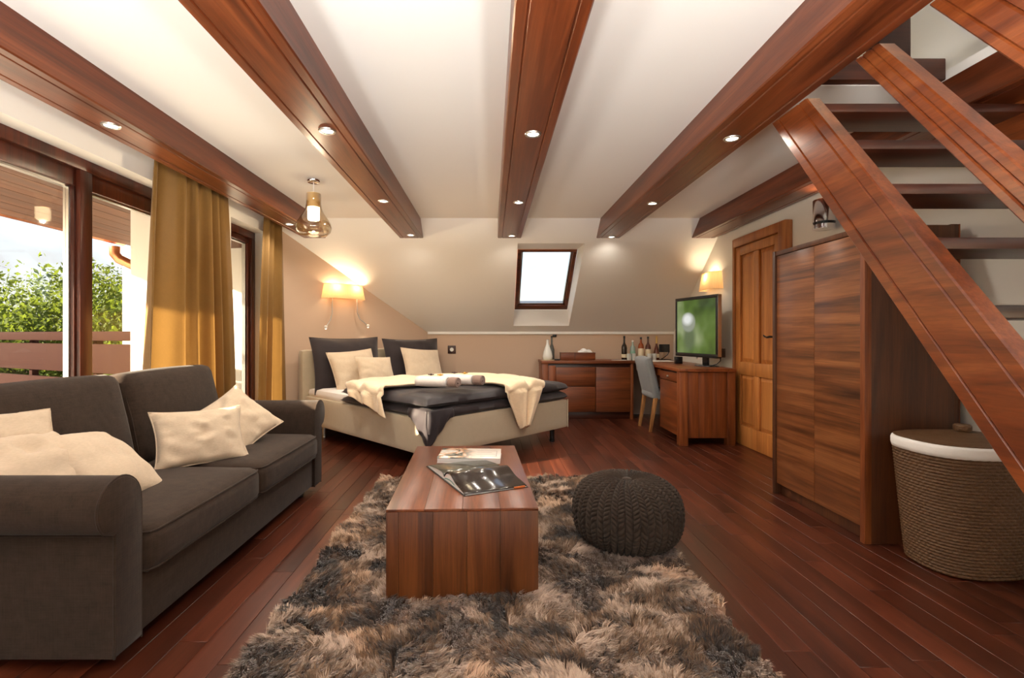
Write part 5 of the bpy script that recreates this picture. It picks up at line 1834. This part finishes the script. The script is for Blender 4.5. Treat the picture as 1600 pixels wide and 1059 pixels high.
box('edge_strip', 2.441, 2.449, 2.57, 2.63, 0.0, 1.66, 'teak_z', t, 0.001)

# ================================================================== LAUNDRY BASKET
lb_x, lb_y = 2.215, 2.315
bk = thing('laundry_basket', 'woven brown laundry basket with white liner and lid under the stairs', 'basket', (lb_x, lb_y, 0))


def oval(rx, ry, a, p=2.7):
    c, s = math.cos(a), math.sin(a)
    k = (abs(c) ** p + abs(s) ** p) ** (-1 / p)
    return rx * k * c, ry * k * s


nr, ncol = 38, 100
NVr = nr * 4 + 1
vs, fs = [], []
BH = 0.555
for j in range(NVr):
    v = j / (NVr - 1)
    z = 0.006 + BH * v
    rx = 0.200 + (0.250 - 0.200) * v ** 0.9
    ry = 0.165 + (0.205 - 0.165) * v ** 0.9
    cyc = math.sin(v * nr * PI)
    for i in range(ncol * 2):
        a = 2 * PI * i / (ncol * 2)
        wv = 0.0065 * abs(cyc) * (0.7 + 0.5 * math.cos(i * PI / 2 + (PI if int(v * nr) % 2 else 0)))
        x, y = oval(rx + wv, ry + wv, a)
        vs.append((lb_x + x, lb_y + y, z))
nn = ncol * 2
for j in range(NVr - 1):
    for i in range(nn):
        k = (i + 1) % nn
        fs.append((j * nn + i, j * nn + k, (j + 1) * nn + k, (j + 1) * nn + i))
fs.append(tuple(reversed(range(nn))))
G().add(vs, fs).obj('woven_body', 'wicker', bk, smooth=True, angle=80)


def oval_rings(spec, name, mat, parent, seg=72, p=2.7):
    vs, fs = [], []
    for rx, ry, z in spec:
        for i in range(seg):
            x, y = oval(rx, ry, 2 * PI * i / seg, p) if rx > 0 else (0, 0)
            vs.append((lb_x + x, lb_y + y, z))
    for j in range(len(spec) - 1):
        for i in range(seg):
            k = (i + 1) % seg
            fs.append((j * seg + i, j * seg + k, (j + 1) * seg + k, (j + 1) * seg + i))
    fs.append(tuple((len(spec) - 1) * seg + i for i in range(seg)))
    return G().add(vs, fs).obj(name, mat, parent, smooth=True, angle=60)


oval_rings([(0.250, 0.205, 0.538), (0.256, 0.210, 0.540), (0.260, 0.214, 0.556), (0.260, 0.214, 0.578), (0.256, 0.210, 0.590), (0.243, 0.198, 0.594)], 'liner', 'liner', bk)
lid_spec = []
for k in range(9):
    q = k / 8
    lid_spec.append((0.250 * (1 - q * 0.85), 0.204 * (1 - q * 0.85), 0.596 + 0.004 * (k % 2) + 0.032 * q))
lid = oval_rings([(0.246, 0.200, 0.592), (0.252, 0.206, 0.596)] + lid_spec[1:], 'lid', 'wicker', bk)
G().lathe([(0.030, 0.0), (0.034, 0.008), (0.034, 0.026), (0.028, 0.032), (0.0, 0.033)], (lb_x, lb_y, 0.630), 22).obj('knob', 'wicker', lid, smooth=True)

# ================================================================== LAMPS
def half_shade(t, base, along, out, Lb, Lt, Db, Dt, z0, z1, pleats=26, mat='shade'):
    """half-drum shade against a wall, open above and below, finely pleated"""
    n = pleats * 4
    rows = []
    for q in range(4):
        v = q / 3
        L_, D_ = Lb + (Lt - Lb) * v, Db + (Dt - Db) * v
        row = []
        for i in range(n + 1):
            a = PI * i / n
            c, s = math.cos(a), math.sin(a)
            k = (abs(c) ** 4 + abs(s) ** 4) ** (-0.25)
            rip = 1 + 0.012 * math.cos(2 * PI * i / 4)
            p = Vector(base) + Vector(along) * (L_ * k * c * rip) + Vector(out) * (D_ * k * s * rip)
            row.append((p.x, p.y, z0 + (z1 - z0) * v))
        rows.append(row)
    o = G().grid(rows).obj('shade', mat, t, smooth=True, angle=180)
    for r_ in (rows[0], rows[-1]):
        G().tube(r_, 0.003, 6).obj('shade_rim', mat, o, smooth=True)


def wall_pt(px, py, off):
    """point on the diagonal wall, off metres in front of it, seen at a photo pixel"""
    rx = (px - VPX) / F
    A0 = Vector((AX0, AY0, 0)) - nrm * off
    # (rx*Y, Y) on the line A0 + s*d
    det = rx * -d.y + d.x
    Y = (d.x * A0.y - d.y * A0.x) / (d.x - d.y * rx)
    return Vector((rx * Y, Y, H - (py - VPY) / F * Y))


wl = wall_pt(535, 455, 0.0)
t = thing('wall_lamp', 'wide pleated fabric wall lamp with two reading arms above the bed', 'lamp', (wl.x, wl.y, 1.50))
half_shade(t, (wl.x, wl.y, 0), d, -nrm, 0.262, 0.232, 0.13, 0.105, 1.508, 1.676)
bp_ = wl - nrm * 0.012
g = G()
for s in (-1, 1):
    pass
q0, q1 = wl - d * 0.16, wl + d * 0.16
g.add([(q0.x, q0.y, 1.54), (q1.x, q1.y, 1.54), (q1.x, q1.y, 1.60), (q0.x, q0.y, 1.60)] + [((q0 - nrm * 0.02).x, (q0 - nrm * 0.02).y, 1.54), ((q1 - nrm * 0.02).x, (q1 - nrm * 0.02).y, 1.54), ((q1 - nrm * 0.02).x, (q1 - nrm * 0.02).y, 1.60), ((q0 - nrm * 0.02).x, (q0 - nrm * 0.02).y, 1.60)],
      [(0, 1, 2, 3), (4, 7, 6, 5), (0, 4, 5, 1), (1, 5, 6, 2), (2, 6, 7, 3), (3, 7, 4, 0)])
g.obj('backplate', 'steel', t)
M['led'] = emit('reading_led', (1.0, 0.9, 0.75, 1), 6.0)
for (a, b_, c_, e_) in (((519, 466), (519, 490), (516, 500), (509, 511)), ((558, 468), (558, 488), (562, 498), (575, 509))):
    pts = [wall_pt(a[0], a[1] - 6, 0.03), wall_pt(*a, 0.05), wall_pt(*b_, 0.06), wall_pt(*c_, 0.075), wall_pt(*e_, 0.11)]
    G().tube(pts, 0.006, 8).obj('reading_arm', 'steel', t, smooth=True)
    e3 = pts[-1]
    G().lathe([(0.0, -0.022), (0.012, -0.018), (0.018, -0.004), (0.018, 0.010), (0.008, 0.02), (0.0, 0.021)], tuple(e3), 14).obj('reading_head', 'white_plastic', t, smooth=True)
    G().lathe([(0.0, -0.0235), (0.011, -0.0195)], tuple(e3), 12, cap=False).obj('reading_lens', 'led', t, smooth=True)
    lamp('SPOT', tuple(e3 - Vector((0, 0, 0.026))), 2.0, (1.0, 0.84, 0.62), 0.015, tuple(e3 + nrm * 0.09 - Vector((0, 0, 0.30))), spot=1.3, blend=0.8)
lc = wl - nrm * 0.055
WALL_LAMP = 5.0
for s in (-0.12, 0.12):
    q = lc + d * s
    G().lathe([(0.0, -0.03), (0.016, -0.022), (0.022, 0), (0.016, 0.022), (0.0, 0.03)], (q.x, q.y, 1.585), 14).obj('bulb', emit('warm_bulb', (1.0, 0.74, 0.42, 1), 4.0), t, smooth=True)
    lamp('POINT', (q.x - 0.0, q.y - 0.0, 1.63), WALL_LAMP, (1.0, 0.76, 0.48), 0.03)

t = thing('wall_lamp', 'small fabric wall lamp above the television', 'lamp', (XR, 5.5, 1.58))
half_shade(t, (XR - 0.001, 5.50, 0), (0, 1, 0), (-1, 0, 0), 0.20, 0.165, 0.125, 0.10, 1.585, 1.775, 20)
box('backplate', XR - 0.02, XR - 0.001, 5.40, 5.60, 1.62, 1.70, 'steel', t, 0.002)
G().lathe([(0.0, -0.03), (0.016, -0.022), (0.022, 0), (0.016, 0.022), (0.0, 0.03)], (XR - 0.055, 5.5, 1.67), 14).obj('bulb', emit('warm_bulb2', (1.0, 0.74, 0.42, 1), 4.0), t, smooth=True)
lamp('POINT', (XR - 0.055, 5.50, 1.72), WALL_LAMP, (1.0, 0.78, 0.50), 0.03)

# chrome cylinder lamp above the wardrobe
t = thing('wall_lamp', 'chrome cylinder wall lamp above the wardrobe', 'lamp', (2.40, 3.55, 1.84))
G().lathe([(0.060, 0.0), (0.070, 0.004), (0.070, 0.035)], (2.40, 3.55, 1.84), 32, cap=True).obj('lower_ring', 'chrome', t, smooth=True, angle=50)
G().lathe([(0.068, 0.037), (0.068, 0.052)], (2.40, 3.55, 1.84), 32).obj('dark_band', 'black', t, smooth=True, angle=50)
G().lathe([(0.070, 0.054), (0.070, 0.21), (0.066, 0.215), (0.060, 0.215), (0.060, 0.08), (0.0, 0.08)], (2.40, 3.55, 1.84), 32, cap=False).obj('cylinder', 'chrome', t, smooth=True, angle=50)
box('bracket', 2.455, 2.4995, 3.52, 3.58, 1.90, 2.02, 'chrome', t, 0.004)


# glass pendant
def pendant(label, x, y, power):
    t = thing('pendant_lamp', label, 'pendant lamp', (x, y, 1.86))
    z = 1.865
    G().lathe([(0.0, 0.0), (0.050, 0.0), (0.050, -0.022), (0.044, -0.028), (0.0, -0.028)], (x, y, ZC), 26).obj('ceiling_canopy', 'chrome', t, smooth=True, angle=50)
    G().tube([(x, y, ZC - 0.028), (x, y, z + 0.30)], 0.004, 8).obj('cord', 'white_plastic', t, smooth=True)
    outer = [(0.060, 0.0), (0.100, 0.010), (0.128, 0.035), (0.138, 0.070), (0.130, 0.105), (0.106, 0.145), (0.078, 0.185), (0.062, 0.225), (0.056, 0.265), (0.056, 0.335)]
    inner = [(r - 0.003, zz) for r, zz in reversed(outer)]
    G().lathe(outer + inner, (x, y, z), 40, cap=False).obj('glass_shade', 'lamp_glass', t, smooth=True, angle=180)
    G().lathe([(0.0, 0.34), (0.052, 0.34), (0.052, 0.30), (0.048, 0.23), (0.0, 0.23)], (x, y, z), 28).obj('lamp_holder', plain('amber_holder', lin(232, 200, 140), 0.3), t, smooth=True, angle=50)
    G().lathe([(0.0, 0.128), (0.040, 0.130), (0.046, 0.140), (0.046, 0.228), (0.0, 0.229)], (x, y, z), 28).obj('frosted_diffuser', emit('frosted_glow', (1.0, 0.84, 0.58, 1), power), t, smooth=True, angle=50)
    return t


pendant('clear glass bell pendant lamp hanging beside the beam', -1.41, 3.92, 22.0)
lamp('POINT', (-1.41, 3.92, 1.982), 36.0, (1.0, 0.90, 0.74), 0.010)
lamp('POINT', (2.40, 3.55, 1.99), 6.0, (1.0, 0.90, 0.76), 0.03)


# unseen uplighters added behind the viewpoint as fill light for the ceiling
def uplighter(label, x, y, power):
    t = thing('fill_uplighter', label, 'lamp', (x, y, 0), group='unseen uplighters added as ceiling fill')
    G().lathe([(0.14, 0.0), (0.14, 0.012), (0.02, 0.025), (0.0, 0.026)], (x, y, 0), 28).obj('base', 'steel', t, smooth=True)
    G().tube([(x, y, 0.02), (x, y, 1.08)], 0.011, 10).obj('pole', 'steel', t, smooth=True)
    G().lathe([(0.0, 1.07), (0.04, 1.075), (0.11, 1.11), (0.16, 1.17), (0.157, 1.17), (0.107, 1.114), (0.04, 1.08), (0.0, 1.078)], (x, y, 0), 32, cap=False).obj('bowl', 'steel', t, smooth=True, angle=60)
    lamp('SPOT', (x, y, 1.155), power, (1.0, 0.98, 0.95), 0.15, (x, y, 5), spot=math.radians(168), blend=0.15)


for x, y, pw, lab in ((-1.40, -0.15, FILL_POWER, 'unseen steel bowl uplighter added as fill behind the sofa end'), (-0.34, -0.20, FILL_POWER, 'unseen steel bowl uplighter added as fill in the middle of the row'), (0.75, -0.15, FILL_POWER, 'unseen steel bowl uplighter added as fill near the foot of the stairs')):
    uplighter(lab, x, y, pw)
